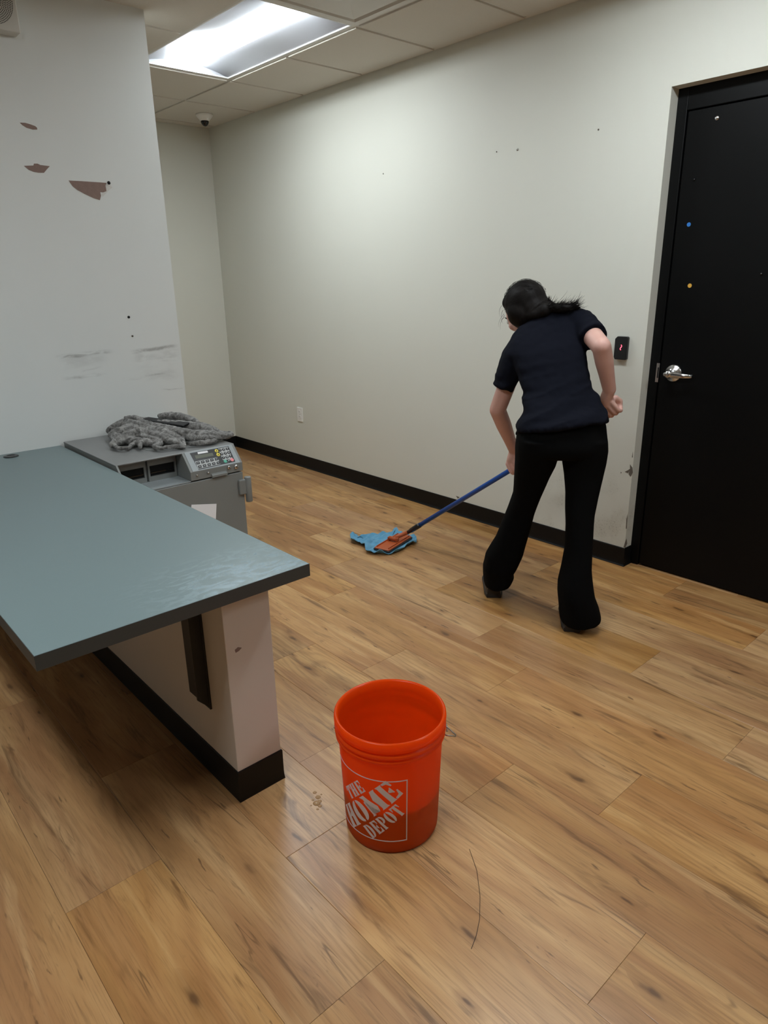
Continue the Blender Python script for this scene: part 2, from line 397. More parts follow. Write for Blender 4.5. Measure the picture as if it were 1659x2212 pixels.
# small damage on the walls: each a shallow piece of its own
def flat_patch(name, pts, axis, val, off, mat, parent):
    P = [on(x, y, axis, val) for x, y in pts]; return MB().prism(P, off).build(name, mat, parent)
z8 = lambda L: [(x*.25316, y*.25316) for x, y in L]
flat_patch('torn_patch', z8([(168,1046),(215,1048),(262,1062),(300,1076),(316,1090),(318,1106),(280,1106),(225,1090),(190,1068)]), 1, YP, (0, -.0008, 0), M['torn'], wall_p)
flat_patch('torn_patch', z8([(204,1415),(285,1412),(290,1396),(320,1396),(345,1408),(425,1418),(400,1445),(375,1475),(330,1474),(285,1466),(245,1450)]), 1, YP, (0, -.0008, 0), M['torn'], wall_p)
flat_patch('torn_patch', z8([(585,1540),(700,1546),(910,1560),(900,1585),(908,1632),(880,1642),(855,1640),(862,1670),(852,1708),(800,1692),(720,1655),(660,1622),(620,1590)]), 1, YP, (0, -.0008, 0), M['torn'], wall_p)
flat_patch('plaster_patch', z8([(912,1570),(940,1575),(958,1602),(930,1622),(905,1650),(876,1680),(866,1660),(872,1645),(909,1634),(903,1588)]), 1, YP, (0, -.0005, 0), M['plaster'], wall_p)
def screw(px, py, axis, val, nrm, r, mat, parent, name='screw'):
    p = on(px, py, axis, val); return MB().lathe([(0, 0), (r, 0), (r, .002), (r*.6, .004), (0, .0042)], p, 12, nrm).build(name, mat, parent, True)
screw(235, 395, 1, YP, (0, -1, 0), .0075, M['dark_hole'], wall_p); screw(278, 685, 1, YP, (0, -1, 0), .0065, M['dark_hole'], wall_p)
screw(286, 726, 1, YP, (0, -1, 0), .005, M['chip'], wall_p, 'nail_hole')
for px, py, r in ((828, 375, .0045), (1118, 323, .006), (1293, 280, .004), (1073, 328, .003)):
    screw(px, py, 0, XW, (-1, 0, 0), r, M['steel'] if r > .004 else M['chip'], wall_r, 'nail')
for L in ([(1361,1003),(1366,1010),(1367,1021),(1362,1030),(1358,1024),(1361,1012)], [(1362,1012),(1357,1022),(1350,1019),(1356,1016)], [(1353.5,1163),(1350,1172),(1347,1182),(1351,1183),(1355,1174)], [(1356,1110),(1353,1122),(1352,1142),(1354,1142)], [(1367,976),(1365,988),(1367,988)], [(1341,1019),(1343,1021),(1341,1023)], [(985,1071),(993,1074),(989,1077)]):
    flat_patch('chipped_spot', L, 0, XW, (-.0008, 0, 0), M['chip'], wall_r)

# ------------------------------------------------------------------ door in its recess
XD = XW+RV
FWD = .046
frame = MB()
prof_z = DZ1-.006
frame.box(XD, XD+.05, DY1-FWD, DY1+.02, 0, DZ1+.02).box(XD, XD+.05, DY0-.02, DY0+FWD, 0, DZ1+.02).box(XD, XD+.05, DY0+FWD, DY1-FWD, DZ1-.088, DZ1+.02)
fr = frame.build('trim_1', M['door'], bevel=.003); setprops(fr, 'black steel frame around the black door', 'door frame', kind='structure')
leaf = MB().box(XD+.006, XD+.048, DY0+FWD+.004, DY1-FWD-.004, .008, DZ1-.092).build('door_1', M['door'], bevel=.0025)
setprops(leaf, 'tall matte black door with a chrome lever handle and coloured dots', 'door', kind='structure')
MB().box(XD+.05, XD+.06, DY0-.02, DY1+.02, 0, DZ1+.02).build('door_backing', M['door'], fr)
XL = XD+.006
p = on(1455, 806, 0, XL); nx = (-1, 0, 0)
MB().lathe([(0, 0), (.0405, 0), (.0405, .004), (.037, .009), (.024, .013), (.021, .020), (0, .020)], p, 40, nx).build('handle_rose', M['chrome'], leaf, True)
q = on(1440, 808, 0, XL-.05)
h0 = p+Vector((-.02, 0, 0)); hub = p+Vector((-.058, .004, -.002))
MB().lathe([(0, 0), (.0165, 0), (.0165, .034), (.0145, .040), (0, .040)], h0, 28, nx).build('handle_neck', M['chrome'], leaf, True)
lv = MB(); c0 = p+Vector((-.048, .012, -.001))
tip = p+Vector((-.052, -.105, -.004))
rings = []
for k in range(9):
    u_ = k/8; cc = c0.lerp(tip, u_)+Vector((.018*max(0, u_-.75)/.25 if u_ > .75 else 0, 0, 0)); hh = .017*(1-u_)+.0085*u_; tt = .010*(1-u_)+.006*u_
    rings.append([cc+Vector((math.cos(a)*tt, 0, math.sin(a)*hh)) for a in [2*math.pi*i/14 for i in range(14)]])
lv.loft(rings); lv.build('lever', M['chrome'], leaf, True)
MB().lathe([(0, 0), (.0085, 0), (.0085, .004), (.006, .005), (0, .005)], p+Vector((-.058, .012, -.001)), 20, nx).build('key_cylinder', M['steel'], leaf, True)
sa, sb = on(1417, 783, 0, XD), on(1413, 821, 0, XD)
y_ = DY1-FWD; sp_ = MB().box(XD-.0015, XD+.001, y_-.004, y_+.011, .955, 1.045)
sp_.build('strike_plate', M['chrome'], fr)
MB().box(XD-.0025, XD-.0014, y_-.002, y_+.004, .975, 1.025).build('strike_slot', M['dark_hole'], fr)
def disc(px, py, r, h, mat, name, dome=False):
    p_ = on(px, py, 0, XL); prof = [(0, 0), (r, 0), (r, h*.4), (r*.7, h*.85), (0, h)] if dome else [(0, 0), (r, 0), (r, h), (0, h)]
    return MB().lathe(prof, p_, 20, nx).build(name, mat, leaf, dome)
disc(1549, 255, .0095, .006, M['chrome'], 'door_bolt', True); disc(1500, 388, .005, .006, M['black_gloss'], 'door_bolt', True); disc(1645, 592, .006, .007, M['black_gloss'], 'door_bolt', True)
disc(1488, 485, .0088, .0008, M['blue_dot'], 'sticker'); disc(1490, 617, .0092, .0008, M['yellow_dot'], 'sticker')

# ------------------------------------------------------------------ suspended ceiling
ceil = structure('ceiling', MB().box(X0, XW, Y0, YB, HC+.16, HC+.2), M['plenum'], 'suspended ceiling of off-white square tiles on a metal grid', 'ceiling')
xs = [TX0+TP]+[TX0-TP*i for i in range(0, 13)]; xs = sorted(x for x in xs)
ys = sorted([TY0+TP]+[TY0-TP*i for i in range(0, 17)])
gx = [X0]+[x for x in xs if X0+.02 < x < XW-.02]+[XW]; gy = [Y0]+[y for y in ys if Y0+.02 < y < YB-.02]+[YB]
CELL_VENT = (TX0-TP, TY0-4*TP)
FIX = [(TX0-TP, TY0-3*TP, 'lens_far', 'lit recessed ceiling light with a white curved reflector, in view', 1), (TX0-5*TP, TY0-7*TP, 'lens_near', 'lit recessed ceiling light above the viewer and counter', 1), (TX0-TP, TY0-7*TP, 'lens_rear', 'lit recessed ceiling light above the person, nearest the door', 1), (TX0-TP, TY0-11*TP, 'lens_fill', 'unseen ceiling light added behind the viewer to brighten the half wall', 1)]
skip = set()
for fx, fy, *_ in FIX: skip |= {(round(fx, 3), round(fy, 3)), (round(fx, 3), round(fy+TP, 3))}
skip.add((round(CELL_VENT[0], 3), round(CELL_VENT[1], 3)))
tcache = {}
for i in range(len(gx)-1):
    for j in range(len(gy)-1):
        a, b, c_, d_ = gx[i], gx[i+1], gy[j], gy[j+1]
        if (round(a, 3), round(c_, 3)) in skip: continue
        if b < XP-1.3 and c_ > YP+.1: continue
        key = (round(b-a, 4), round(d_-c_, 4))
        if key not in tcache:
            w2, l2 = key[0]/2, key[1]/2; e0, e1 = .004, .0125
            ring = lambda e, z: [(-w2+e, -l2+e, z), (w2-e, -l2+e, z), (w2-e, l2-e, z), (-w2+e, l2-e, z)]
            tcache[key] = MB().loft([ring(e0, .016), ring(e0, .002), ring(e1-.001, .002), ring(e1, -.006), ring(e1+.001, -.007)]).mesh('tile'); tcache[key].materials.append(M['tile'])
        o = bpy.data.objects.new('ceiling_tile', tcache[key]); COL.objects.link(o); o.location = ((a+b)/2, (c_+d_)/2, HC); o.parent = ceil
def inside_fix(x, y0, y1): return any(abs(x-fx) > .01 and fx < x < fx+TP and y0 >= fy-.01 and y1 <= fy+2*TP+.01 for fx, fy, *_ in FIX)
for x in gx[1:-1]: MB().box(x-.012, x+.012, Y0, YB, HC, HC+.03).build('grid_runner', M['grid'], ceil)
for y in gy[1:-1]:
    for a, b in zip(gx[:-1], gx[1:]):
        if any(abs(a-fx) < .01 and abs(y-(fy+TP)) < .01 for fx, fy, *_ in FIX): continue
        MB().box(a+.012, b-.012, y-.012, y+.012, HC+.0004, HC+.03).build('grid_crosspiece', M['grid'], ceil)
MB().box(XW-.022, XW, Y0, YB, HC-.0015, HC+.03).build('wall_angle', M['grid'], ceil); MB().box(X0, XW-.022, YB-.022, YB, HC-.0015, HC+.03).build('wall_angle', M['grid'], ceil)
MB().box(X0, XP+.022, YP-.022, YP, HC-.0015, HC+.03).build('wall_angle', M['grid'], ceil)
MB().box(XP, XP+.022, YP, YP+.125, HC-.0015, HC+.03).build('wall_angle', M['grid'], ceil)

def ceiling_light(fx, fy, lens, label):
    x0, x1, y0, y1 = fx+.013, fx+TP-.013, fy+.013, fy+2*TP-.013; cx = (x0+x1)/2
    t = thing('ceiling_light', (cx, (y0+y1)/2, HC+.02), label, 'ceiling light', 'recessed ceiling lights')
    MB().box(x0, x1, y0, y1, HC+.056, HC+.07).build('housing', M['white_metal'], t)
    for s in (-1, 1):
        rings = []
        for y in (y0, y1):
            pr = []
            for k in range(11):
                u_ = k/10; pr.append(Vector((cx+s*((x1-x0)/2*(1-u_)+.085*u_), y, HC+.004+.040*math.sin(u_*math.pi/2*.8))))
            pr += [q_+Vector((0, 0, .006)) for q_ in reversed(pr)]
            rings.append(pr)
        MB().loft(rings).build('reflector', M['reflector'], t, True)
    for y, dy in ((y0, .004), (y1, -.004)):
        pts = [(x0, HC+.002), (cx-.11, HC+.050), (cx+.11, HC+.050), (x1, HC+.002)]
        MB().prism([(a, y, b) for a, b in pts], (0, dy, 0)).build('end_plate', M['reflector'], t)
    fr_ = MB()
    for a, b, c_, d_ in ((x0, x0+.008, y0, y1), (x1-.008, x1, y0, y1), (x0+.008, x1-.008, y0, y0+.008), (x0+.008, x1-.008, y1-.008, y1)): fr_.box(a, b, c_, d_, HC+.0002, HC+.006)
    fr_.build('rim', M['white_metal'], t)
    rings = []
    for y in (y0+.006, y1-.006):
        rings.append([Vector((cx+.103*math.cos(a), y, HC+.050-.036*math.sin(a)**.8)) for a in [math.pi*k/24 for k in range(25)]])
    MB().loft(rings).build('lens', M[lens], t, True)
for fx, fy, lens, label, _ in FIX: ceiling_light(fx, fy, lens, label)

# air diffuser: square panel hung a little below the grid
vx, vy = CELL_VENT
t = thing('air_vent', (vx+TP/2, vy+TP/2, HC), 'square off-white ceiling air vent next to the lit fixture', 'air vent')
MB().box(vx+.013, vx+TP-.013, vy+.013, vy+TP-.013, HC+.028, HC+.034).build('backplate', M['vent'], t)
e = .013; rr = lambda k, z: [(vx+k, vy+k, z), (vx+TP-k, vy+k, z), (vx+TP-k, vy+TP-k, z), (vx+k, vy+TP-k, z)]
MB().loft([rr(e, HC+.03), rr(e, HC-.001), rr(e+.02, HC-.001), rr(e+.045, HC+.024), rr(e+.043, HC+.028)], caps=False).build('frame', M['vent'], t)
MB().loft([rr(.075, HC+.012), rr(.070, HC-.004), rr(.075, HC-.007), rr(.15, HC+.0), rr(.2, HC+.004)]).build('core_panel', M['vent'], t, bevel=.002)

# security camera
p = on(441, 247, 2, HC-.007)
t = thing('security_camera', p, 'small white dome security camera with black lens near the ceiling corner', 'camera')
MB().lathe([(0, 0), (.062, 0), (.062, -.008), (.054, -.02), (.040, -.034), (.0325, -.044), (0, -.044)], p, 36).build('mount', M['plastic_white'], t, True)
MB().lathe([(.030, -.043), (.029, -.054), (.023, -.066), (.013, -.076), (0, -.080)], p, 28).build('dome', M['black_gloss'], t, True)

# speaker box high on the partition
SX1, SZ0, SY = 1.092, 2.414, 3.383; SXC, SZC = SX1-.1, SZ0+.1
t = thing('wall_speaker', (SXC, YP, SZ0), 'square white wall speaker with round perforated grille high on the partition', 'speaker')
MB().box(SX1-.2, SX1, SY, YP, SZ0, SZ0+.2).build('cabinet', M['grille_white'], t, bevel=.004)
hl = MB()
for k in range(1, 15):
    r = .006*k; n = max(6, int(2*math.pi*r/.0062))
    for i in range(n):
        a = 2*math.pi*i/n+k*.3; c_ = Vector((SXC+r*math.cos(a), SY-.0004, SZC+r*math.sin(a)))
        hl.add([c_+Vector((.0022*math.cos(b), 0, .0022*math.sin(b))) for b in [math.pi*j/3 for j in range(6)]]+[c_+Vector((0, .001, 0))], [(0,1,2,3,4,5)]+[(j, (j+1) % 6, 6) for j in range(6)])
o = hl.build('grille_holes', M['dark_hole'], t); o['kind'] = 'stuff'

# outlet and card reader on the long wall
yc, zc = 4.517, .434
t = thing('power_outlet', (XW, yc, zc-.057), 'white double power outlet low on the long wall', 'outlet')
MB().box(XW-.006, XW, yc-.037, yc+.037, zc-.057, zc+.057).build('cover_plate', M['plastic_white'], t, bevel=.003)
for s in (-1, 1):
    rc = MB().lathe([(0, 0), (.017, 0), (.017, .002), (0, .002)], (XW-.006, yc, zc+s*.02), 20, nx).build('socket', M['plastic_white'], t)
    for dy in (-.006, .006): MB().box(XW-.0084, XW-.0078, yc+dy-.001, yc+dy+.001, zc+s*.02-.001, zc+s*.02+.008).build('slot', M['dark_hole'], rc)
MB().lathe([(0, 0), (.003, 0), (.003, .0015), (0, .0015)], (XW-.006, yc, zc), 12, nx).build('screw', M['steel'], t)

t = thing('card_reader', (XW, 1.764, 1.058), 'small black card reader with glowing red mark beside the door', 'card reader')
ya, yb, za, zb = 1.798, 1.730, 1.057, 1.167
outl = [(ya, za+.012), (ya-.006, za), (yb+.004, za), (yb, za+.004), (yb, zb-.005), (yb+.005, zb), (ya-.012, zb), (ya, zb-.012)]
MB().prism([(XW, y, z) for y, z in outl], (-.018, 0, 0)).build('reader_body', M['black_plastic'], t, bevel=.003)
MB().prism([(XW, ya-.004+(y-ya)*.9, za-.004+(z-za)*.9) for y, z in outl], (-.006, 0, 0)).build('backplate', M['plastic_white'], t)
sq = [Vector((XW-.0185, 1.762-.0035*math.sin(u_*2*math.pi), 1.1275-.024*u_)) for u_ in [k/14 for k in range(15)]]
MB().tube(sq, .0016, 8).build('indicator', M['led'], t, True)

# ------------------------------------------------------------------ half wall, counter
HX0, HX1, HY = .764, .911, 1.515
CZ, CT = .717, .036
hw = structure('wall_counter', MB().box(HX0, HX1, HY, YP, 0, CZ-CT), M['wall_low'], 'low pinkish-white half wall carrying the grey counter', 'half wall', bevel=.002)
def cove(name, pts, h, label):
    o = MB()
    prof = [(0, 0), (.0055, 0), (.0055, .002), (.0048, .006), (.004, .012), (.0035, .03), (.0035, h-.003), (.002, h), (0, h)]
    pts = [Vector(p) for p in pts]; rings = []
    for i, p_ in enumerate(pts):
        ns = []
        for a, b in ((i-1, i), (i, i+1)):
            if 0 <= a and b < len(pts):
                d = (pts[b]-pts[a]).normalized(); ns.append(Vector((d.y, -d.x, 0)))
        n_ = sum(ns, Vector())/len(ns); n_ = n_/n_.length_squared
        rings.append([p_+n_*a+Vector((0, 0, z)) for a, z in prof])
    ob = o.loft(rings).build(name, M['base']); setprops(ob, label, 'baseboard', kind='structure')
cove('baseboard_counter', [(HX0, YP, 0), (HX0, HY, 0), (HX1, HY, 0), (HX1, YP, 0)], .104, 'black vinyl baseboard wrapped around the half wall')
flat_patch('chipped_spot', [(507,1404),(514,1398),(522,1399),(516,1406),(509,1410)], 1, HY, (0, -.0008, 0), M['torn'], hw)
CX0, CX1, CY0 = .287, .992, 1.425
t = thing('counter', (.64, 2.4, 0), 'long blue-grey laminate counter cantilevered over the half wall', 'counter')
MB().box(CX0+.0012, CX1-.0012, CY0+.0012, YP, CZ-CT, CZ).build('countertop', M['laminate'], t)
M['edge'] = plain('dark_grey_edge_band', (.040, .046, .046), .45, bump=(200, .03, .001))
for a, b, c_, d_ in ((CX0, CX1, CY0, CY0+.0012), (CX0, CX0+.0012, CY0+.0012, YP), (CX1-.0012, CX1, CY0+.0012, YP)):
    MB().box(a, b, c_, d_, CZ-CT, CZ-.0004).build('edge_band', M['edge'], t)
g_t = t; br = thing('counter_bracket', (HX0, 1.70, .255), 'black steel bracket on the half wall under the counter', 'bracket')
MB().box(HX0-.006, HX0, 1.637, 1.768, .255, CZ-CT).build('wall_leg', M['bracket'], br, bevel=.001)
MB().box(CX0+.06, HX0-.006, 1.637, 1.768, CZ-CT-.006, CZ-CT).build('bracket_arm', M['bracket'], br)
MB().prism([(HX0-.006, 1.640, .262), (HX0-.04, 1.640, .30), (HX0-.04, 1.640, .60), (HX0-.36, 1.640, CZ-CT-.006), (HX0-.006, 1.640, CZ-CT-.006)], (0, .006, 0)).build('gusset', M['bracket'], br)
for z in (.30, .60): MB().lathe([(0, 0), (.006, 0), (.004, .003), (0, .0035)], (HX0-.006, 1.70, z), 12, nx).build('screw', M['bracket'], br, True)
p = on(24, 986, 2, CZ)
g_ = MB().lathe([(0, 0), (.032, 0), (.032, .002), (.029, .0045), (.018, .0045), (.017, .003), (0, .003)], p, 36).build('cable_grommet', M['black_plastic'], t, True)

# ------------------------------------------------------------------ cash safe
AX0, AX1, AY0, AY1, AZ = 1.005, 1.56, 2.735, 3.435, .735
YS, ZS, ZD, XS = 2.802, .658, .619, 1.30   # where the slope starts, its foot, door top, control box side
t = thing('cash_safe', ((AX0+AX1)/2, (AY0+AY1)/2, 0), 'grey steel deposit safe with slanted keypad beyond the counter', 'safe')
body = MB().box(AX0, AX1, AY0+.03, AY1, 0, ZD-.002)
YRB = 2.872                                # back of the bill-slot recess
body.box(AX0, AX1, YRB, AY1, ZD-.002, AZ-.006)
body.build('cabinet', M['safe'], t)
MB().box(AX0-.002, AX1+.002, YS, AY1, AZ-.006, AZ).build('top_plate', M['safe_top'], t, bevel=.002)
def cheek(x, wd): return MB().prism([(x, AY0, ZD), (x, AY0, ZS), (x, YS, AZ-.0004), (x, YS+.001, AZ-.0062), (x, YRB-.0005, AZ-.0062), (x, YRB-.0005, ZD)], (wd, 0, 0))
cheek(AX0, .008).build('side_cheek', M['safe'], t)
MB().box(AX0+.008, XS, AY0+.004, YRB, ZD-.004, ZD).build('slot_tray', M['safe_light'], t)
ctl = cheek(XS, AX1-XS).build('control_box', M['safe'], t, bevel=.0015)
# bill slots: frames standing on the tray in front of the recess wall
slotw = (XS-AX0-.03)/2
for k in range(2):
    xa = AX0+.016+k*(slotw+.010); fm = MB(); yb_ = YRB-.012
    z0_, z1_ = ZD+.022, ZD+.070
    fm.box(xa, xa+slotw, yb_, YRB, z1_, AZ-.008).box(xa, xa+slotw, yb_, YRB, ZD, z0_).box(xa, xa+.008, yb_, YRB, z0_, z1_).box(xa+slotw-.008, xa+slotw, yb_, YRB, z0_, z1_)
    s_ = fm.build('slot_frame', M['safe'], t); MB().box(xa+.008, xa+slotw-.008, YRB-.003, YRB-.0008, z0_, z1_).build('bill_slot', M['dark_hole'], s_)
    MB().box(xa+.012, xa+slotw-.012, YRB-.009, YRB-.003, z0_+.012, z0_+.017).build('slot_roller', M['black_gloss'], s_)
door = MB().box(AX0+.004, AX1-.002, AY0, AY0+.029, .03, ZD-.006).build('safe_door', M['safe'], t, bevel=.003)
MB().box(AX0+.006, AX1-.01, AY0+.004, AY1-.01, 0, .03).build('plinth', M['bracket'], t)
# control panel: features located on the sloped face by their place in a close-up of it
quad = [(130, 395), (1110, 190), (1310, 530), (290, 745)]
A = []; bb = []
for (x, y), (u_, v_) in zip(quad, [(0, 1), (1, 1), (1, 0), (0, 0)]):
    A.append([x, y, 1, 0, 0, 0, -u_*x, -u_*y]); bb.append(u_); A.append([0, 0, 0, x, y, 1, -v_*x, -v_*y]); bb.append(v_)
hh_ = np.linalg.solve(np.array(A, float), np.array(bb, float)); Hm = np.append(hh_, 1).reshape(3, 3)
p00 = Vector((XS+.010, AY0, ZS)); eu = Vector((AX1-XS-.020, 0, 0)); ev = Vector((0, YS-AY0, AZ-ZS)); nn = Vector((0, -(AZ-ZS), YS-AY0)).normalized()
def face(x, y, h=0):
    q_ = Hm @ np.array([x, y, 1.0]); return p00+eu*float(q_[0]/q_[2])+ev*float(q_[1]/q_[2])+nn*h
def plate(name, pts, h0, h1, mat, parent): return MB().prism([face(x, y, h0) for x, y in pts], nn*(h1-h0)).build(name, mat, parent)
panel = plate('control_panel', [(140, 400), (1105, 200), (1300, 528), (296, 736)], 0, .0012, M['safe_light'], t)
plate('keypad_overlay', [(248, 402), (1040, 238), (1195, 520), (415, 697)], .0012, .0018, M['black_plastic'], panel)
plate('name_strip', [(400, 378), (600, 340), (618, 372), (412, 412)], .0018, .0022, M['paper'], panel)
plate('display', [(338, 440), (705, 375), (732, 428), (365, 500)], .0018, .0024, M['lcd'], panel)
uu = eu.normalized(); vv = ev.normalized()
def keydisc(x, y, r, mat, name='key'):
    c_ = face(x, y, .0018); return MB().lathe([(0, 0), (r, 0), (r, .0008), (r*.85, .0014), (0, .0014)], c_, 18, nn).build(name, mat, panel, True)
def text_mesh(s_, size):
    cu = bpy.data.curves.new('t', 'FONT'); cu.body = s_; cu.size = size; cu.align_x = 'CENTER'; cu.align_y = 'CENTER'; cu.extrude = .00008; cu.resolution_u = 2
    o_ = bpy.data.objects.new('t', cu); COL.objects.link(o_); dg = bpy.context.evaluated_depsgraph_get(); dg.update()
    me = bpy.data.meshes.new_from_object(o_.evaluated_get(dg)); bpy.data.objects.remove(o_); return me
def text_on(s_, size, c_, mat, parent, name='key_legend'):
    me = text_mesh(s_, size)
    for v in me.vertices: q_ = v.co.copy(); v.co = c_+uu*q_.x+vv*q_.y+nn*q_.z
    me.update(); return link(name, me, mat, parent)
plate('number_pad', [(822, 296), (1030, 250), (1128, 452), (1085, 500), (1075, 530), (1030, 538), (1012, 490), (925, 500)], .0018, .0020, M['key_face'], panel)
digits = [('1', 865, 322), ('2', 940, 307), ('3', 1015, 290), ('4', 900, 389), ('5', 977, 374), ('6', 1050, 357), ('7', 938, 455), ('8', 1012, 440), ('9', 1087, 421), ('0', 1050, 508)]
for d_, x, y in digits:
    keydisc(x, y, .0075, M['legend']); text_on(d_, .011, face(x, y, .0034), M['paper'], panel)
for x, y in ((790, 337), (825, 404)):
    keydisc(x, y, .0086, M['key_yellow']); plate('key_legend', [(x-12, y-4), (x+2, y-18), (x+14, y+10), (x+2, y+16)], .0032, .0034, M['legend'], panel)
keydisc(976, 523, .0082, M['key_green']); keydisc(1122, 489, .0086, M['key_red'])
plate('function_pad', [(345, 548), (810, 452), (872, 580), (405, 680)], .0018, .0020, M['key_face'], panel)
for r_, (x0_, y0_, x1_, y1_) in enumerate(((405, 573, 787, 488), (440, 640, 825, 555))):
    for k in range(5):
        x = x0_+(x1_-x0_)*k/4; y = y0_+(y1_-y0_)*k/4
        plate('function_key', [(x-40, y-14), (x+28, y-30), (x+40, y+16), (x-26, y+30)], .0020, .0030, M['legend'], panel)
        plate('key_legend', [(x-18, y-2), (x+14, y-9), (x+17, y+1), (x-15, y+8)], .0030, .0032, M['key_face'], panel)
ny = (0, -1, 0)
def onf(px, py): return on(px, py, 1, AY0)
for px, py, r, mt in ((425, 1027, .0045, 'steel'), (449, 1021, .0045, 'steel'), (494, 1010, .0085, 'chrome'), (509.5, 1008.5, .011, 'chrome')):
    k_ = MB().lathe([(0, 0), (r, 0), (r, .004), (r*.7, .007), (0, .007)], onf(px, py), 18, ny).build('screw' if r < .006 else 'key_lock', M[mt], ctl, True)
    if r > .006: MB().box(onf(px, py).x-.0012, onf(px, py).x+.0012, AY0-.0076, AY0-.0068, onf(px, py).z-.005, onf(px, py).z+.005).build('key_slot', M['dark_hole'], k_)
pa, pb = onf(460, 1029), onf(489, 1020)
MB().prism([(pa.x-.008, AY0, ZD+.016), (pa.x-.008, AY0-.012, ZD+.008), (pa.x-.008, AY0-.012, ZD-.002), (pa.x-.008, AY0-.004, ZD-.004), (pa.x-.008, AY0, ZD+.002)], (pb.x-pa.x+.008, 0, 0)).build('pull_tab', M['safe'], ctl, bevel=.001)
hz = onf(520, 1048).z
MB().box(AX1-.032, AX1+.004, AY0-.014, AY0+.002, hz-.045, hz+.028).build('hinge_block', M['safe'], door, bevel=.006, seg=3)
MB().lathe([(0, -.085), (.0145, -.085), (.016, -.082), (.016, .032), (.0145, .035), (0, .035)], (AX1+.017, AY0-.006, hz), 24).build('hinge_barrel', M['safe'], door, True)
# paper sheet tucked against the door
P = [onf(x, y) for x, y in ((413, 1090), (467, 1088), (464.5, 1150), (408, 1150))]
o = MB().prism([q_+Vector((0, -.002, 0)) for q_ in P], (0, -.0012, 0)).build('paper_sheet', M['paper']); setprops(o, 'white sheet of paper taped to the front of the grey safe', 'paper')
p = on(350, 967, 2, AZ)
MB().lathe([(0, 0), (.098, 0), (.098, .0012), (.095, .0022), (0, .0022)], (p.x+.02, p.y+.03, AZ), 48).build('round_plate', M['safe'], t, True)


# ------------------------------------------------------------------ bucket
def bucket_mat():
    t = NT('orange_translucent_plastic'); c = t.coord()
    col = t.mix(t.noise(c, 9, 3), (.88, .125, .006), (.92, .140, .010))
    t.set(Base_Color=col, Roughness=.24, Specular_IOR_Level=.5)
    tr = t.n('ShaderNodeBsdfTranslucent'); t.put(tr.inputs['Color'], (1.0, .20, .014))
    mx = t.n('ShaderNodeMixShader'); mx.inputs[0].default_value = .66; t.put(mx.inputs[1], t.b.outputs[0]); t.put(mx.inputs[2], tr.outputs[0]); t.put(t.out.inputs['Surface'], mx.outputs[0])
    return t.m
M['bucket'] = bucket_mat()
M['print'] = plain('grey_white_print', (.66, .58, .57), .45, bump=(60, .02, .001))
M['water'] = plain('murky_water', (.012, .008, .005), .04, spec=.5, bump=(12, .03, .002))
BC = Vector((1.0415, 1.162, 0)); BH = .362
bk = thing('bucket', BC, 'open orange plastic bucket with white stencil logo standing on the floor', 'bucket')
R0, R1 = .1285, .1425
rad = lambda z: R0+(R1-R0)*z/BH
outer = [(R0-.012, 0), (R0-.003, .003), (R0, .010)]+[(rad(z), z) for z in [.03+.02*i for i in range(14)]]
outer += [(rad(.300), .300), (rad(.302)+.0075, .3015), (rad(.307)+.0075, .3075), (rad(.309)-.0005, .3085), (rad(.312)-.0005, .3145), (rad(.315)+.0085, .3155), (rad(.323)+.0085, .3255), (rad(.325)+.0005, .3265), (rad(.330)+.0005, .3325), (rad(.333)+.0075, .3335), (rad(.350)+.0080, .350), (rad(.358)+.0068, .359), (rad(.362)+.004, BH), (rad(.362)+.001, BH)]
inner = [(rad(z)-.003, z) for z in (.358, .33, .30, .25, .2, .15, .1, .05, .012)]+[(R0-.02, .006), (0, .006)]
MB().lathe([(0, 0)]+outer+inner, BC, 96).build('shell', M['bucket'], bk, True)
# wire handle ears and bail, folded down on the far side
def bpt(deg, r, z): a = math.radians(deg); return BC+Vector((math.cos(a)*r, math.sin(a)*r, z))
E0 = -46.0
bail = []
for k in range(41):
    u_ = k/40; a = E0+(180)*u_; rr_ = .152+.012*math.sin(math.pi*u_); bail.append(bpt(a, rr_, .298-.02*math.sin(math.pi*u_)-.0*u_))
ear = [bpt(E0, .140, .302), bpt(E0, .150, .302), bpt(E0-6, .166, .293), bpt(E0-2, .178, .283), bpt(E0+2, .176, .283), bpt(E0+8, .150, .290)]
MB().tube(bail, .0021, 8).build('bail_handle', M['steel'], bk, True)
MB().tube([bpt(E0+4, .1435, .3055), bpt(E0+3.5, .152, .305), bpt(E0-1.5, .176, .290), bpt(E0-2.5, .176, .288), bpt(E0-2, .150, .2885), bpt(E0+1, .1435, .289)], .0019, 8).build('bail_hook', M['steel'], bk, True)
for s_ in (0, 180): MB().lathe([(0, 0), (.012, 0), (.011, .006), (0, .006)], bpt(E0+s_, rad(.297), .297), 16, bpt(E0+s_, 1, 0)-BC).build('handle_ear', M['bucket'], bk, True)
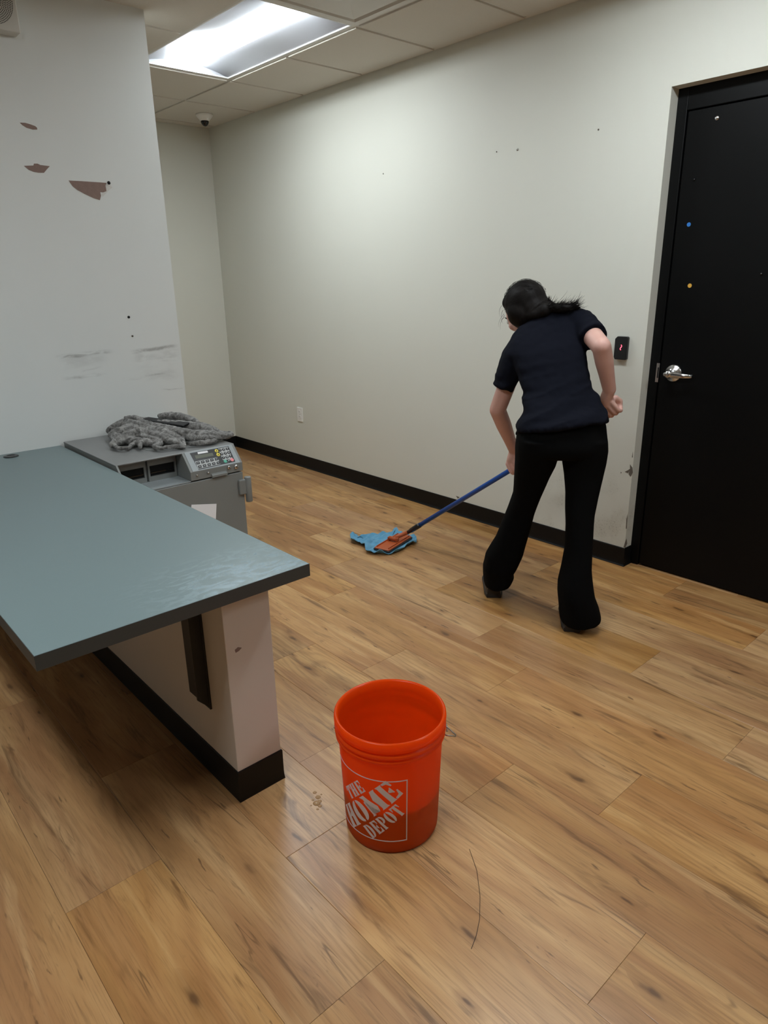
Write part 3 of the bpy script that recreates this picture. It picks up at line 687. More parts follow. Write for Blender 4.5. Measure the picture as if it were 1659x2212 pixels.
# printed emblem: stencil letters in a square frame, wrapped around the shell
SL = {}
def arc(cx, cy, rx, ry, a0, a1, n=12): return [(cx+rx*math.cos(math.radians(a0+(a1-a0)*i/n)), cy+ry*math.sin(math.radians(a0+(a1-a0)*i/n))) for i in range(n+1)]
SL['T'] = [[(.34, .10), (.30, 0), (.70, 0), (.66, .10), (.66, .90), (.72, 1), (.28, 1), (.34, .90)], [(0, 1), (.24, 1), (.30, .93), (.16, .86), (.06, .66), (0, .66)], [(1, 1), (.76, 1), (.70, .93), (.84, .86), (.94, .66), (1, .66)]]
SL['H'] = [[(.03, 0), (.47, 0), (.40, .09), (.40, .91), (.47, 1), (.03, 1), (.10, .91), (.10, .09)], [(.53, 0), (.97, 0), (.90, .09), (.90, .91), (.97, 1), (.53, 1), (.60, .91), (.60, .55), (.44, .55), (.44, .45), (.60, .45), (.60, .09)]]
SL['E'] = [[(.05, 0), (.50, 0), (.44, .09), (.44, .91), (.50, 1), (.05, 1), (.12, .91), (.12, .09)], [(.53, 0), (.96, 0), (.98, .36), (.90, .36), (.80, .14), (.53, .09)], [(.53, 1), (.94, 1), (.96, .68), (.88, .68), (.78, .87), (.53, .91)], [(.50, .46), (.66, .46), (.70, .34), (.76, .34), (.76, .66), (.70, .66), (.66, .54), (.50, .54)]]
SL['O'] = [arc(.47, .5, .45, .5, 95, 265, 16)+arc(.47, .5, .13, .42, 255, 105, 12), arc(.53, .5, .45, .5, -85, 85, 16)+arc(.53, .5, .13, .42, 75, -75, 12)]
SL['M'] = [[(.02, 0), (.20, 0), (.16, .08), (.16, .86), (.02, 1), (.30, 1), (.56, .30), (.50, .10), (.46, .04), (.18, .74), (.09, .74), (.09, .08)], [(.60, 0), (.98, 0), (.93, .09), (.93, .91), (.98, 1), (.72, 1), (.58, .62), (.62, .45), (.66, .55), (.66, .09)]]
SL['D'] = [[(.04, 0), (.44, 0), (.40, .09), (.40, .91), (.44, 1), (.04, 1), (.11, .91), (.11, .09)], [(.49, 0)]+arc(.50, .5, .47, .5, -85, 85, 16)+[(.49, 1), (.49, .91)]+arc(.50, .5, .17, .40, 80, -80, 12)+[(.49, .09)]]
SL['P'] = [[(.04, 0), (.50, 0), (.42, .09), (.42, .91), (.46, 1), (.04, 1), (.12, .91), (.12, .09)], [(.50, 1)]+arc(.54, .71, .43, .29, 85, -85, 12)+[(.50, .42), (.50, .50)]+arc(.54, .71, .15, .20, -80, 80, 8)+[(.50, .92)]]
polys = []
def put_word(wd, a0, a1, b0, b1, gap=.03):
    wt = {'M': 1.25, 'O': 1.0, 'H': 1.0, 'T': .95, 'E': .9, 'D': 1.0, 'P': .9}
    tot = sum(wt[c_] for c_ in wd); x = a0; U = (a1-a0-gap*(len(wd)-1))/tot
    for c_ in wd:
        for pl in SL[c_]:
            out = []
            for u_, v_ in pl:
                a = x+u_*wt[c_]*U; b = b0+v_*(b1-b0); out.append(((a-b)/math.sqrt(2), (a+b)/math.sqrt(2)))
            polys.append(out)
        x += wt[c_]*U+gap
put_word('THE', .44, .86, .235, .41, .015); put_word('HOME', .10, 1.235, -.107, .205, .012); put_word('DEPOT', .36, 1.04, -.355, -.145, .015)
lw = .014
for rct in ((-.15, 1, 0, lw), (-.15, 1, 1-lw, 1), (-.15, -.15+lw, lw, 1-lw), (1-lw, 1, lw, 1-lw)): polys.append([(rct[0], rct[2]), (rct[1], rct[2]), (rct[1], rct[3]), (rct[0], rct[3])])
bm = bmesh.new()
for pl in polys:
    vs = [bm.verts.new((x, 0, y)) for x, y in pl]; bm.faces.new(vs)
bmesh.ops.triangulate(bm, faces=bm.faces[:])
for k in range(-6, 40): bmesh.ops.bisect_plane(bm, geom=bm.verts[:]+bm.edges[:]+bm.faces[:], plane_co=(k/40, 0, 0), plane_no=(1, 0, 0))
for v in bm.verts:
    s_, t_ = v.co.x, v.co.z; z = .044+.2*t_; v.co = bpt(-197.5+83.2*s_, rad(z)+.0004, z)
bmesh.ops.recalc_face_normals(bm, faces=bm.faces)
ex = bmesh.ops.extrude_face_region(bm, geom=bm.faces[:])
for v in [g for g in ex['geom'] if isinstance(g, bmesh.types.BMVert)]:
    d = (v.co-BC); d.z = 0; v.co -= d.normalized()*.0006
me = bpy.data.meshes.new('logo'); bm.to_mesh(me); bm.free(); link('logo', me, M['print'], bk)
wt_ = MB().lathe([(0, 0), (R0-.021, 0)]+[(rad(z)-.0034, z) for z in (.006, .05, .1, .126)]+[(0, .126)], BC+Vector((0, 0, .0064)), 72).build('water', M['water'], None)
setprops(wt_, 'dark mop water filling the lower part of the orange bucket', 'water')

# drops of water and a loose hair on the floor
M['drop'] = (lambda t: (t.set(Base_Color=t.mix(t.noise(t.coord(), 60, 2), (.36, .21, .10), (.42, .26, .13)), Roughness=.03, IOR=1.33), t.m)[1])(NT('clear_water'))
dr = MB()
for px, py, r in ((680, 1712, .006), (687, 1722, .008), (684, 1735, .011), (691, 1741, .006), (676, 1728, .004), (690, 1731, .007), (686, 1748, .004), (672, 1740, .003), (694, 1716, .003)):
    p = on(px, py, 2, 0); dr.lathe([(r, 0), (r*.9, r*.10), (r*.5, r*.2), (0, r*.22)], p, 14)
o = dr.build('water_drops', M['drop'], None, True); setprops(o, 'small clear water drops on the floor left of the bucket', 'water drops', kind='stuff')
M['hair_fibre'] = plain('dark_fibre', (.05, .03, .02), .5, bump=(30, .01, .001))
hp = [on(x, y, 2, .0012) for x, y in ((1014, 1834), (1030, 1880), (1037, 1935), (1036, 1985), (1029, 2020), (1018, 2050))]
o = MB().tube(hp, .0006, 5).build('loose_hair', M['hair_fibre'], None, True); setprops(o, 'single curved dark hair lying on the floor in front of the bucket', 'hair')

# ------------------------------------------------------------------ mop
def fabric(name, c0, c1, scale=300, b=.4, bd=.004, sheen=.25):
    t = NT(name); c = t.coord(); k = t.noise(c, scale*.08, 4, .6); f_ = t.noise(c, scale, 3, .6)
    t.set(Base_Color=t.mix(k, c0, c1), Roughness=.95, Specular_IOR_Level=.08, Sheen_Weight=sheen, Sheen_Roughness=.5); t.bump(f_, b, bd); return t.m
M['mop_blue'] = plain('blue_handle', (.008, .075, .36), .33, bump=(40, .02, .001))
M['mop_orange'] = plain('orange_mop_plastic', (.42, .085, .020), .45, bump=(50, .05, .001), vary=.15, vscale=30)
M['cloth_blue'] = fabric('blue_microfibre', (.085, .30, .50), (.15, .42, .62), 420, .7, .006)
HS = on(876, 1153, 2, .062)              # lower end of the handle, above the plate joint
HE = pp(1319, 884, .17)                  # upper end inside the right fist
hd = (HE-HS).normalized()
mop = thing('mop', on(850, 1170, 2, 0), 'flat mop with blue pole and orange head in the person\'s hands', 'mop')
MB().tube([HS+hd*.10, HS.lerp(HE, .5), HE-hd*.006], .0125, 20).build('pole', M['mop_blue'], mop, True)
MB().tube([HS+hd*.015, HS+hd*.05, HS+hd*.052, HS+hd*.10, HS+hd*.13], [.0105, .012, .0145, .0152, .0145], 18).build('ferrule', M['black_plastic'], mop, True)
pc = [on(x, y, 2, .022) for x, y in ((811, 1181), (846, 1187.5), (884, 1162), (856, 1156))]
pcx = sum(pc, Vector())/4; ea = ((pc[2]+pc[3])/2-(pc[0]+pc[1])/2).normalized(); eb = Vector((-ea.y, ea.x, 0)); LA, LB = .132, .052
def rect(la, lb, z, rc=.012, n=5):
    out = []
    for sx, sy, a0 in ((1, 1, 0), (-1, 1, 90), (-1, -1, 180), (1, -1, 270)):
        for k in range(n+1):
            a = math.radians(a0+90*k/n); out.append(pcx*1+ea*(sx*(la-rc)+rc*math.cos(a))+eb*(sy*(lb-rc)+rc*math.sin(a))+Vector((0, 0, z-pcx.z)))
    return out
MB().loft([rect(LA, LB, .012), rect(LA+.002, LB+.002, .015), rect(LA+.002, LB+.002, .019), rect(LA, LB, .021)]).build('pad', M['black_plastic'], mop)
plt = MB().loft([rect(LA-.003, LB-.003, .021), rect(LA-.003, LB-.003, .026), rect(LA-.006, LB-.006, .028)]).build('head_plate', M['mop_orange'], mop)
for s_ in (-1, 1): MB().prism([pcx+ea*x+eb*(s_*.036)+Vector((0, 0, .028-pcx.z)) for x in (-.115, .115)]+[pcx+ea*x+eb*(s_*.040)+Vector((0, 0, .028-pcx.z)) for x in (.115, -.115)], (0, 0, .006)).build('plate_rib', M['mop_orange'], plt)
jt = pcx+Vector((0, 0, .03-pcx.z))
MB().tube([jt-eb*.022+Vector((0, 0, .014)), jt+eb*.022+Vector((0, 0, .014))], .012, 16).build('joint_barrel', M['mop_orange'], mop, True)
MB().tube([jt+Vector((0, 0, .014)), jt.lerp(HS, .5)+Vector((0, 0, .010)), HS+hd*.02], [.013, .012, .0115], 16).build('joint_neck', M['mop_orange'], mop, True)
for s_ in (-1, 1): MB().box(-.012, .012, -.004, .004, 0, .024).build('joint_lug', M['mop_orange'], mop).matrix_world = Matrix.Translation(jt+eb*(s_*.027)-Vector((0, 0, .002))) @ Matrix(((ea.x, eb.x, 0, 0), (ea.y, eb.y, 0, 0), (0, 0, 1, 0), (0, 0, 0, 1)))
# cloth: ruffled sheet spread under the head
cz5 = lambda x, y: on(720+x*.2532, 980+y*.2532, 2, 0)
outl = [cz5(x, y) for x, y in ((142,712),(150,760),(215,782),(268,806),(275,852),(340,868),(410,872),(540,860),(600,825),(655,790),(712,772),(708,735),(690,708),(640,716),(585,690),(555,690),(540,648),(520,655),(528,692),(430,700),(330,712),(255,732),(200,738),(165,703))]
cen = cz5(455, 770)
def resample(poly, n):
    P_ = poly+[poly[0]]; L = [0]
    for a, b in zip(P_[:-1], P_[1:]): L.append(L[-1]+(b-a).length)
    out = []; j = 0
    for i in range(n):
        d = L[-1]*i/n
        while L[j+1] < d: j += 1
        out.append(P_[j].lerp(P_[j+1], (d-L[j])/(L[j+1]-L[j])))
    return out
def ruffle(poly, cen, hfun, n=160, m=40, thick=.004):
    B = resample(poly, n); top = []; bot = []
    for i in range(m):
        u_ = (i/(m-1))
        for b in B:
            p_ = cen.lerp(b, u_); h = hfun(p_, u_); top.append(p_+Vector((0, 0, h))); bot.append(p_+Vector((0, 0, max(0.0003, h-thick))))
    f = []; N = n*m
    for i in range(m-1):
        for k in range(n):
            k2 = (k+1) % n; f.append((i*n+k, i*n+k2, (i+1)*n+k2, (i+1)*n+k)); f.append((N+i*n+k, N+(i+1)*n+k, N+(i+1)*n+k2, N+i*n+k2))
    for k in range(n):
        k2 = (k+1) % n; f.append(((m-1)*n+k, (m-1)*n+k2, N+(m-1)*n+k2, N+(m-1)*n+k))
    return mesh_of(top+bot, f)
def cloth_h(p_, u_):
    q_ = Vector((p_.dot(ea)*1.0, p_.dot(eb)*1.0, 0)); rel = p_-pcx; under = abs(rel.dot(ea)) < LA+.015 and abs(rel.dot(eb)) < LB+.015
    a = noise.noise(Vector((q_.x*9, q_.y*34, 1.7))); b = noise.noise(Vector((q_.x*40, q_.y*40, 4)))
    h = .010+.014*max(0, abs(a)*1.9)+.004*b+.012*max(0, u_-.72)/.28*(.6+noise.noise(q_*22))
    dx = max(abs(rel.dot(ea))-LA, abs(rel.dot(eb))-LB, 0)
    w_ = min(1, dx/.03); return max(.003, h*w_+.008*(1-w_))
me = ruffle(outl, cen, cloth_h)
o = link('cleaning_cloth', me, M['cloth_blue'], None, True); setprops(o, 'crumpled light blue microfibre cloth under the mop head', 'cloth')

# ------------------------------------------------------------------ person
M['skin'] = (lambda t: (t.set(Base_Color=t.mix(t.noise(t.coord(), 14, 3), (.60, .33, .27), (.70, .43, .36)), Roughness=.5, Subsurface_Weight=.12, Subsurface_Radius=(.012, .005, .003), Subsurface_Scale=1.0), t.bump(t.noise(t.coord(), 300, 2), .05, .001), t.m)[2])(NT('skin'))
M['shirt'] = fabric('navy_cotton', (.0048, .0055, .0095), (.0066, .0075, .0130), 700, .12, .001, 0.0)
M['trousers'] = fabric('black_stretch', (.0022, .0022, .0023), (.0030, .0030, .0032), 700, .08, .001, 0.0)
M['shoe'] = plain('black_shoe', (.010, .010, .011), .4, bump=(60, .05, .001))
M['sole'] = plain('black_rubber', (.016, .016, .017), .5, bump=(60, .05, .001))
M['eye'] = plain('eye_white', (.75, .73, .70), .2, bump=(30, .01, .001))
M['iris'] = plain('dark_iris', (.02, .012, .008), .15, bump=(30, .01, .001))
M['lip'] = plain('lip', (.45, .17, .15), .45, bump=(60, .02, .001))
def hair_mat():
    t = NT('dark_brown_hair'); c = t.coord(); st = t.noise(t.mapping(c, (60, 60, 12)), 3.0, 4, .6, .4)
    t.set(Base_Color=t.mix(st, (.0030, .0024, .0022), (.0105, .0080, .0070)), Roughness=.55, Specular_IOR_Level=.12); t.bump(st, .4, .003); return t.m
M['hair'] = hair_mat()
z1 = lambda x, y: (980+x*.26522, 580+y*.26522)
z2 = lambda x, y: (980+x*.26522, 960+y*.26522)
def ring(L, R, d, b, zf=z1, n=28, sq=2.3, dd=0, grow=0.0, tilt=0.0):
    l = pp(*zf(*L), d-dd); r = pp(*zf(*R), d+dd); c = (l+r)/2; a = (r-l)/2; a = a*(1+grow/max(a.length, 1e-4)); out = []
    for k in range(n):
        th = 2*math.pi*k/n; cx, sy = math.cos(th), math.sin(th)
        cx = math.copysign(abs(cx)**(2/sq), cx); sy = math.copysign(abs(sy)**(2/sq), sy)
        out.append(c+a*cx+FH*((b+grow)*sy)-Vector((0, 0, tilt*sy)))
    return out
root = thing('person', (2.37, 1.66, 0), 'person in navy t-shirt and black flared trousers bending over to mop the floor', 'person')
TORSO = [((510,1348),(1237,1252),-.004,.143), ((546,1225),(1230,1190),.012,.128), ((572,1120),(1195,1095),.05,.108), ((570,1040),(1150,1005),.085,.105), ((552,960),(1100,905),.12,.108),
         ((530,890),(1088,800),.155,.112), ((490,790),(1072,690),.19,.115), ((450,700),(1062,590),.225,.112), ((440,630),(1062,500),.255,.10), ((470,560),(1055,420),.28,.085), ((530,480),(1010,352),.30,.062), ((585,440),(880,330),.31,.05), ((618,415),(805,330),.315,.062), ((625,385),(790,318),.325,.060)]
# arms (centre line from the photo, with depth)
LSH, LEL, LWR = pp(*z1(525, 700), .25), pp(*z1(358, 1150), .30), None
uL = None
# left hand grips the pole where it passes behind the thigh
def pole_at(px):
    lo, hi = 0.0, 1.0
    for _ in range(40):
        m_ = (lo+hi)/2; q_ = HS.lerp(HE, m_)-CAM; x = IW/2+FPX*q_.dot(RT)/q_.dot(FW)
        if x < px: lo = m_
        else: hi = m_
    return HS.lerp(HE, lo)
LGR = pole_at(1117); LWR = LGR+Vector((0, 0, .075))-hd*.005-RH*.012
RSH, REL, RWR = pp(*z1(1060, 465), .25), pp(*z1(1205, 640), .055), pp(*z1(1268, 985), .13)
RGR = HE-hd*.0
body = MB()
body.loft([ring(L, R, d, min(b, .112)-.014, grow=-.016) for L, R, d, b in TORSO[1:]])
HC3 = pp(*z1(588, 345), .385)
body.limb([(pp(*z1(725, 450), .31), .050), (pp(*z1(670, 415), .35), .047), (HC3, .048)])
for sh, el, wr, r4 in ((LSH, LEL, LWR, (.042, .040, .037, .032, .0255)), (RSH, REL, RWR, (.044, .041, .0385, .035, .028))):
    mid = sh.lerp(el, .55); fm = el.lerp(wr, .33)
    body.limb([(sh, r4[0]), (mid, r4[1]), (el, r4[2]), (fm, r4[2]*.97), (el.lerp(wr, .7), r4[3]*.9), (wr, r4[4])], 20)
body.ball(REL+(REL-RSH.lerp(RWR, .5)).normalized()*.006, .036)
def fist(gr, wr, h, side, thumb_along):
    """hand closed round the pole: gr point on its axis, wr wrist, h axis pointing towards the thumb"""
    pd = (wr-gr); pd = (pd-h*pd.dot(h)).normalized()
    q_ = h.cross(pd)*side
    palm_c = gr+pd*.030
    Mx = Matrix((h, q_, pd)).transposed()
    body.ball(palm_c+q_*(-.006), (.043, .017, .030), 18, 12, Mx)
    body.limb([(wr, .027), (palm_c+pd*.012-q_*.004, .026)], 16)
    for i in range(4):
        off = h*(.034-.0222*i); r = (.0102, .0106, .0102, .0090)[i]; R_ = .0125+r+.0008
        pts = []
        for k in range(15):
            a = math.radians(62+ (300, 300, 295, 280)[i]*k/14*.82)
            # start on the knuckle side (-q), travel round the far side of the pole and back to the palm
            p_ = gr+off+(pd*math.cos(a)-q_*math.sin(a))*R_*(1.12 if 2 < k < 6 else 1.0); pts.append((p_, r*(1.05 if k in (0, 5, 9) else .97) if k < 12 else r*.88))
        body.limb([(palm_c+off*.95-q_*.014+pd*.004, r*1.15), pts[0]], 12); body.limb(pts[::1], 12)
    body.ball(gr+h*.012, .018)
    tp = [gr+pd*.034+h*.026+q_*.008, gr+pd*.024+h*.044+q_*.020, gr+h*.046+q_*.024-pd*.004, gr+h*.034+q_*.017-pd*.021]
    body.limb(list(zip(tp, (.0155, .0125, .0110, .0092))), 12)
fist(RGR, RWR, hd, -1, 1); fist(LGR, LWR, hd, -1, 1)
# legs and feet under the clothes
LEGL = [((520,-60),(830,-60),-.012,.118), ((506,30),(850,60),-.008,.114), ((503,140),(822,160),.012,.098), ((497,250),(770,262),.04,.085), ((488,400),(705,420),.085,.078), ((442,520),(652,560),.11,.070), ((402,620),(625,660),.12,.068), ((345,760),(598,760),.135,.072), ((262,900),(560,890),.155,.085), ((240,1000),(512,985),.175,.098), ((243,1050),(482,1030),.193,.103), ((246,1090),(488,1065),.200,.104), ((250,1140),(462,1112),.206,.104)]
LEGR = [((900,-60),(1236,-60),-.012,.118), ((875,60),(1242,30),-.014,.114), ((892,160),(1230,140),-.022,.098), ((903,250),(1208,262),-.03,.086), ((918,400),(1166,420),-.05,.078), ((914,540),(1140,560),-.072,.070), ((918,660),(1132,660),-.085,.068), ((910,860),(1118,880),-.105,.072), ((886,1000),(1112,1000),-.118,.082), ((857,1130),(1124,1130),-.125,.095), ((855,1220),(1136,1220),-.128,.104), ((864,1320),(1168,1305),-.128,.108), ((870,1400),(1184,1370),-.126,.110), ((874,1435),(1186,1398),-.125,.110)]
for LG in (LEGL, LEGR):
    cs = []
    for i, (L, R, d, b) in enumerate(LG):
        l, r = pp(*z2(*L), d), pp(*z2(*R), d); cs.append(((l+r)/2, min((r-l).length/2, b)-.014))
    body.limb([(c_, min(r, (.085, .085, .085, .08, .07, .055, .052, .05, .045, .04, .036, .034, .034, .034)[i])) for i, (c_, r) in enumerate(cs)], 16)
HIP = [((512,1400),(1243,1400),-.012,.135), ((506,1450),(1243,1450),-.015,.132), ((508,1500),(1241,1500),-.014,.118), ((560,1528),(1190,1528),-.010,.080)]
TOPW = [((565,1215),(1200,1165),.02,.092), ((532,1310),(1230,1280),-.002,.118)]
body.loft([ring(L, R, d, b, grow=-.018) for L, R, d, b in TOPW+HIP])
# feet: heels where the photo shows them, toes pointing away from the viewer
def foot_pts(heel, toe):
    f_ = (toe-heel).normalized(); return heel, f_
footL = (on(1066, 1291, 2, 0), Vector((.74, .67, 0)).normalized()); footR = (on(1235, 1365, 2, 0), Vector((.80, .60, 0)).normalized())
for (hl_, fd), LG in ((footL, LEGL), (footR, LEGR)):
    an = hl_+fd*.045+Vector((0, 0, .085)); l, r = pp(*z2(*LG[-3][0]), LG[-3][2]), pp(*z2(*LG[-3][1]), LG[-3][2])
    body.limb([((l+r)/2, .036), (an, .034), (hl_+fd*.035+Vector((0, 0, .035)), .028)]); body.limb([(an, .033), (hl_+fd*.12+Vector((0, 0, .045)), .030), (hl_+fd*.19+Vector((0, 0, .03)), .022)])
# head
fdir = (FH*.64-RH*.50-Vector((0, 0, .58))).normalized()
hup = (Vector((0, 0, 1))+FH*.25-RH*.35); hup = (hup-fdir*hup.dot(fdir)).normalized(); hrt = fdir.cross(hup)
HM = Matrix((hrt, fdir, hup)).transposed()
hp_ = lambda x, y, z: HC3+HM @ Vector((x, y, z))
body.ball(hp_(0, -.005, .022), (.074, .092, .088), 28, 18, HM)
body.ball(hp_(0, .030, -.035), (.060, .062, .062), 24, 16, HM)
body.ball(hp_(0, .062, -.078), (.026, .024, .020), 16, 10, HM)          # chin
body.ball(hp_(0, .052, .012), (.058, .040, .045), 20, 12, HM)           # brow and cheeks
body.limb([(hp_(0, .088, .006), .0095), (hp_(0, .103, -.022), .0120), (hp_(0, .096, -.028), .0135)], 12)   # nose
for s_ in (-1, 1):
    body.ball(hp_(s_*.030, .074, -.022), (.024, .020, .022), 14, 10, HM)   # cheekbones
    body.ball(hp_(s_*.011, .094, -.030), .0085, 10, 8)
    body.ball(hp_(s_*.072, -.006, -.010), (.008, .016, .027), 14, 10, HM)  # ears
    body.ball(hp_(s_*.073, -.001, -.026), (.007, .010, .012), 12, 8, HM)
me = body.remesh(.0038, 5)
bo = link('body', me, M['skin'], root, True)
for s_ in (-1, 1):
    e_ = MB().ball(hp_(s_*.031, .0815, .004), .0120, 16, 12).build('eye', M['eye'], bo, True)
    MB().ball(hp_(s_*.031, .0895, .002), .0060, 12, 8).build('iris', M['iris'], bo, True)
    MB().limb([(hp_(s_*.018, .091, .022), .003), (hp_(s_*.034, .087, .027), .003), (hp_(s_*.045, .078, .021), .002)], 8).build('eyebrow', M['hair'], bo, True)
MB().limb([(hp_(-.022, .084, -.052), .003), (hp_(0, .093, -.051), .0055), (hp_(.022, .084, -.052), .003)], 10).build('lips', M['lip'], bo, True)

# t-shirt
sh_ = MB(); sh_.loft([ring(L, R, d, b, tilt=(.034, .022, .010)[i] if i < 3 else 0) for i, (L, R, d, b) in enumerate(TORSO)])
def sleeve(rings_): sh_.loft([ring(*a) for a in rings_])
sleeve([((545,500),(760,600),.275,.070), ((470,575),(680,690),.262,.082), ((408,670),(590,770),.258,.080), ((375,760),(545,850),.265,.075), ((345,860),(505,935),.275,.070), ((323,945),(475,1000),.28,.068)])
rs = []
ax = (REL-RSH); sl = [(RSH-ax*.25, .058), (RSH+ax*.05, .060), (RSH+ax*.30, .060), (RSH+ax*.55, .060)]
sh_.tube([p_ for p_, _ in sl], [r for _, r in sl], 24)
sh_.ball(pp(*z1(1015, 430), .26), .056, 18, 12)
me = sh_.remesh(.0055, 7)
def wrinkle(c, n):
    q_ = c-pp(*z1(800, 900), .12); x, y, z = q_.dot(RH), q_.z, q_.dot(FH)
    low = max(0, min(1, (1.12-c.z)/.22))
    dia = y-.33*x
    a = noise.noise(Vector((x*3.2, dia*24, z*3))); b = noise.noise(Vector((x*9, dia*13+4, z*9)))
    return .0110*low*(1-abs(a)*2.4)+.0035*b+.0022*noise.noise(q_*38)
displace(me, wrinkle)
so = link('t_shirt', me, M['shirt'], root, True)
# neckband and hem stitching
# trousers
tr_ = MB(); tr_.loft([ring(L, R, d, b, tilt=(.030, .024)[i] if i < 2 else 0) for i, (L, R, d, b) in enumerate(TOPW+HIP)])
for LG in (LEGL, LEGR): tr_.loft([ring(L, R, d, b, z2) for L, R, d, b in LG])
me = tr_.remesh(.006, 6)
displace(me, lambda c, n: .0022*noise.noise(Vector((c.x*14, c.y*14, c.z*7)))+.0035*max(0, (.35-c.z)/.35)*noise.noise(Vector((c.x*18, c.y*18, c.z*4+3))))
link('trousers', me, M['trousers'], root, True)
# shoes
for (hl_, fd) in (footL, footR):
    sd = Vector((fd.y, -fd.x, 0)); prof = [(-.004, .031, .0), (.03, .040, .0), (.08, .041, 0), (.14, .042, 0), (.20, .045, 0), (.235, .036, 0), (.255, .014, 0)]
    def outline(z, g): 
        R_ = [hl_+fd*a+sd*(w_+g)+Vector((0, 0, z)) for a, w_, _ in prof]; L_ = [hl_+fd*a-sd*(w_+g)+Vector((0, 0, z)) for a, w_, _ in reversed(prof)]; return R_+L_
    up = MB()
    top = [.085, .080, .082, .068, .050, .042, .034]
    rings = []
    for k, (a, w_, _) in enumerate(prof):
        rings.append([hl_+fd*a+sd*(w_*math.cos(t_))+Vector((0, 0, .012+max(0, math.sin(t_))*(top[k]-.012))) for t_ in [2*math.pi*i/20 for i in range(20)]])
    me = up.loft(rings).remesh(.004, 4); so_ = link('shoe', me, M['shoe'], root, True)
    MB().loft([outline(0, 0), outline(.004, .003), outline(.018, .003), outline(.022, 0)]).build('sole', M['sole'], so_, bevel=.002)
# hair: gathered cap and ponytail thrown over the right shoulder
hr = MB()
hr.ball(hp_(0, -.020, .030), (.088, .098, .096), 28, 18, HM); hr.ball(hp_(0, -.040, -.015), (.078, .075, .070), 24, 16, HM)
hr.ball(hp_(0, .026, .072), (.068, .050, .040), 20, 12, HM); hr.ball(hp_(0, -.052, -.045), (.062, .052, .058), 20, 14, HM)
for s_ in (-1, 1): hr.ball(hp_(s_*.044, -.004, -.004), (.052, .064, .072), 20, 14, HM)
PT = [(705, 300, .335, .036), (765, 310, .300, .030), (800, 322, .275, .022), (860, 325, .255, .022), (930, 322, .245, .019), (985, 318, .240, .012), (1030, 318, .238, .005)]
hr.limb([(pp(*z1(x, y), d), r) for x, y, d, r in PT], 16)
hr.limb([(pp(*z1(610, 385), .305), .022), (pp(*z1(675, 372), .275), .024), (pp(*z1(735, 340), .27), .032), (pp(*z1(765, 310), .30), .028)], 14)
me = hr.remesh(.0045, 12)
displace(me, lambda c, n: .0028*noise.noise(Vector((c.dot(hrt)*70, c.dot(fdir)*18, c.dot(hup)*18))))
ho = link('hair', me, M['hair'], root, True)
st = MB(); rg = random.Random(3)
def strand(pts, r=.0009): st.tube(pts, [r*(1-.85*k/(len(pts)-1)) for k in range(len(pts))], 4)
for k in range(420):
    u_ = rg.random(); x = 760+u_*235; y = 322+rg.gauss(0, 15); d = .262-.02*u_+rg.gauss(0, .012); L = rg.uniform(30, 110)
    an = math.radians(rg.gauss(12, 20)); cv = rg.gauss(-10, 16); pts = []
    for j in range(7):
        v_ = j/6; pts.append(pp(*z1(x+L*v_*math.cos(an), y-12-L*v_*math.sin(an)-cv*v_*v_*-1), d-.01*v_))
    strand(pts, rg.uniform(.0008, .0016))
for k in range(26):                      # short tuft standing up behind the tie
    x = 775+rg.gauss(0, 9); pts = [pp(*z1(x+rg.gauss(0, 3)+(-18*v_ if rg.random() < .0 else 16*v_*rg.uniform(-.6, 1)), 318-rg.uniform(70, 112)*v_), .285) for v_ in (0, .3, .6, .85, 1)]
    strand(pts, .0014)
for x, y, ex, ey in ((410, 370, 365, 480), (415, 380, 380, 500), (420, 395, 395, 440), (455, 205, 425, 195), (470, 160, 440, 185), (392, 300, 378, 395), (400, 340, 400, 450)):
    pts = [pp(*z1(x+(ex-x)*v_-14*math.sin(math.pi*v_), y+(ey-y)*v_), .39) for v_ in [j/6 for j in range(7)]]; strand(pts, .0008)
for k in range(120):                     # surface strands that break the outline of the cap
    a = rg.uniform(0, 2*math.pi); b = rg.uniform(.3, 1.5); base = Vector((math.cos(a)*math.sin(b)*.089, -.020+math.sin(a)*math.sin(b)*.099, .030+math.cos(b)*.097))
    tie = Vector((.02, -.115, .0)); pts = []
    for j in range(6):
        v_ = j/6*.6; q_ = base.lerp(tie, v_); q_ = Vector((0, -.02, .03))+(q_-Vector((0, -.02, .03))).normalized()*(.098+.003*math.sin(v_*9+k)); pts.append(hp_(*q_))
    strand(pts, .0008)
o = st.build('hair_strands', M['hair'], ho, True); o['kind'] = 'stuff'
MB().lathe([(.016, -.006), (.024, -.006), (.026, 0), (.024, .006), (.016, .006)], pp(*z1(765, 300), .30), 20, pp(*z1(860, 325), .255)-pp(*z1(705, 275), .335)).build('hair_tie', M['black_plastic'], root, True)

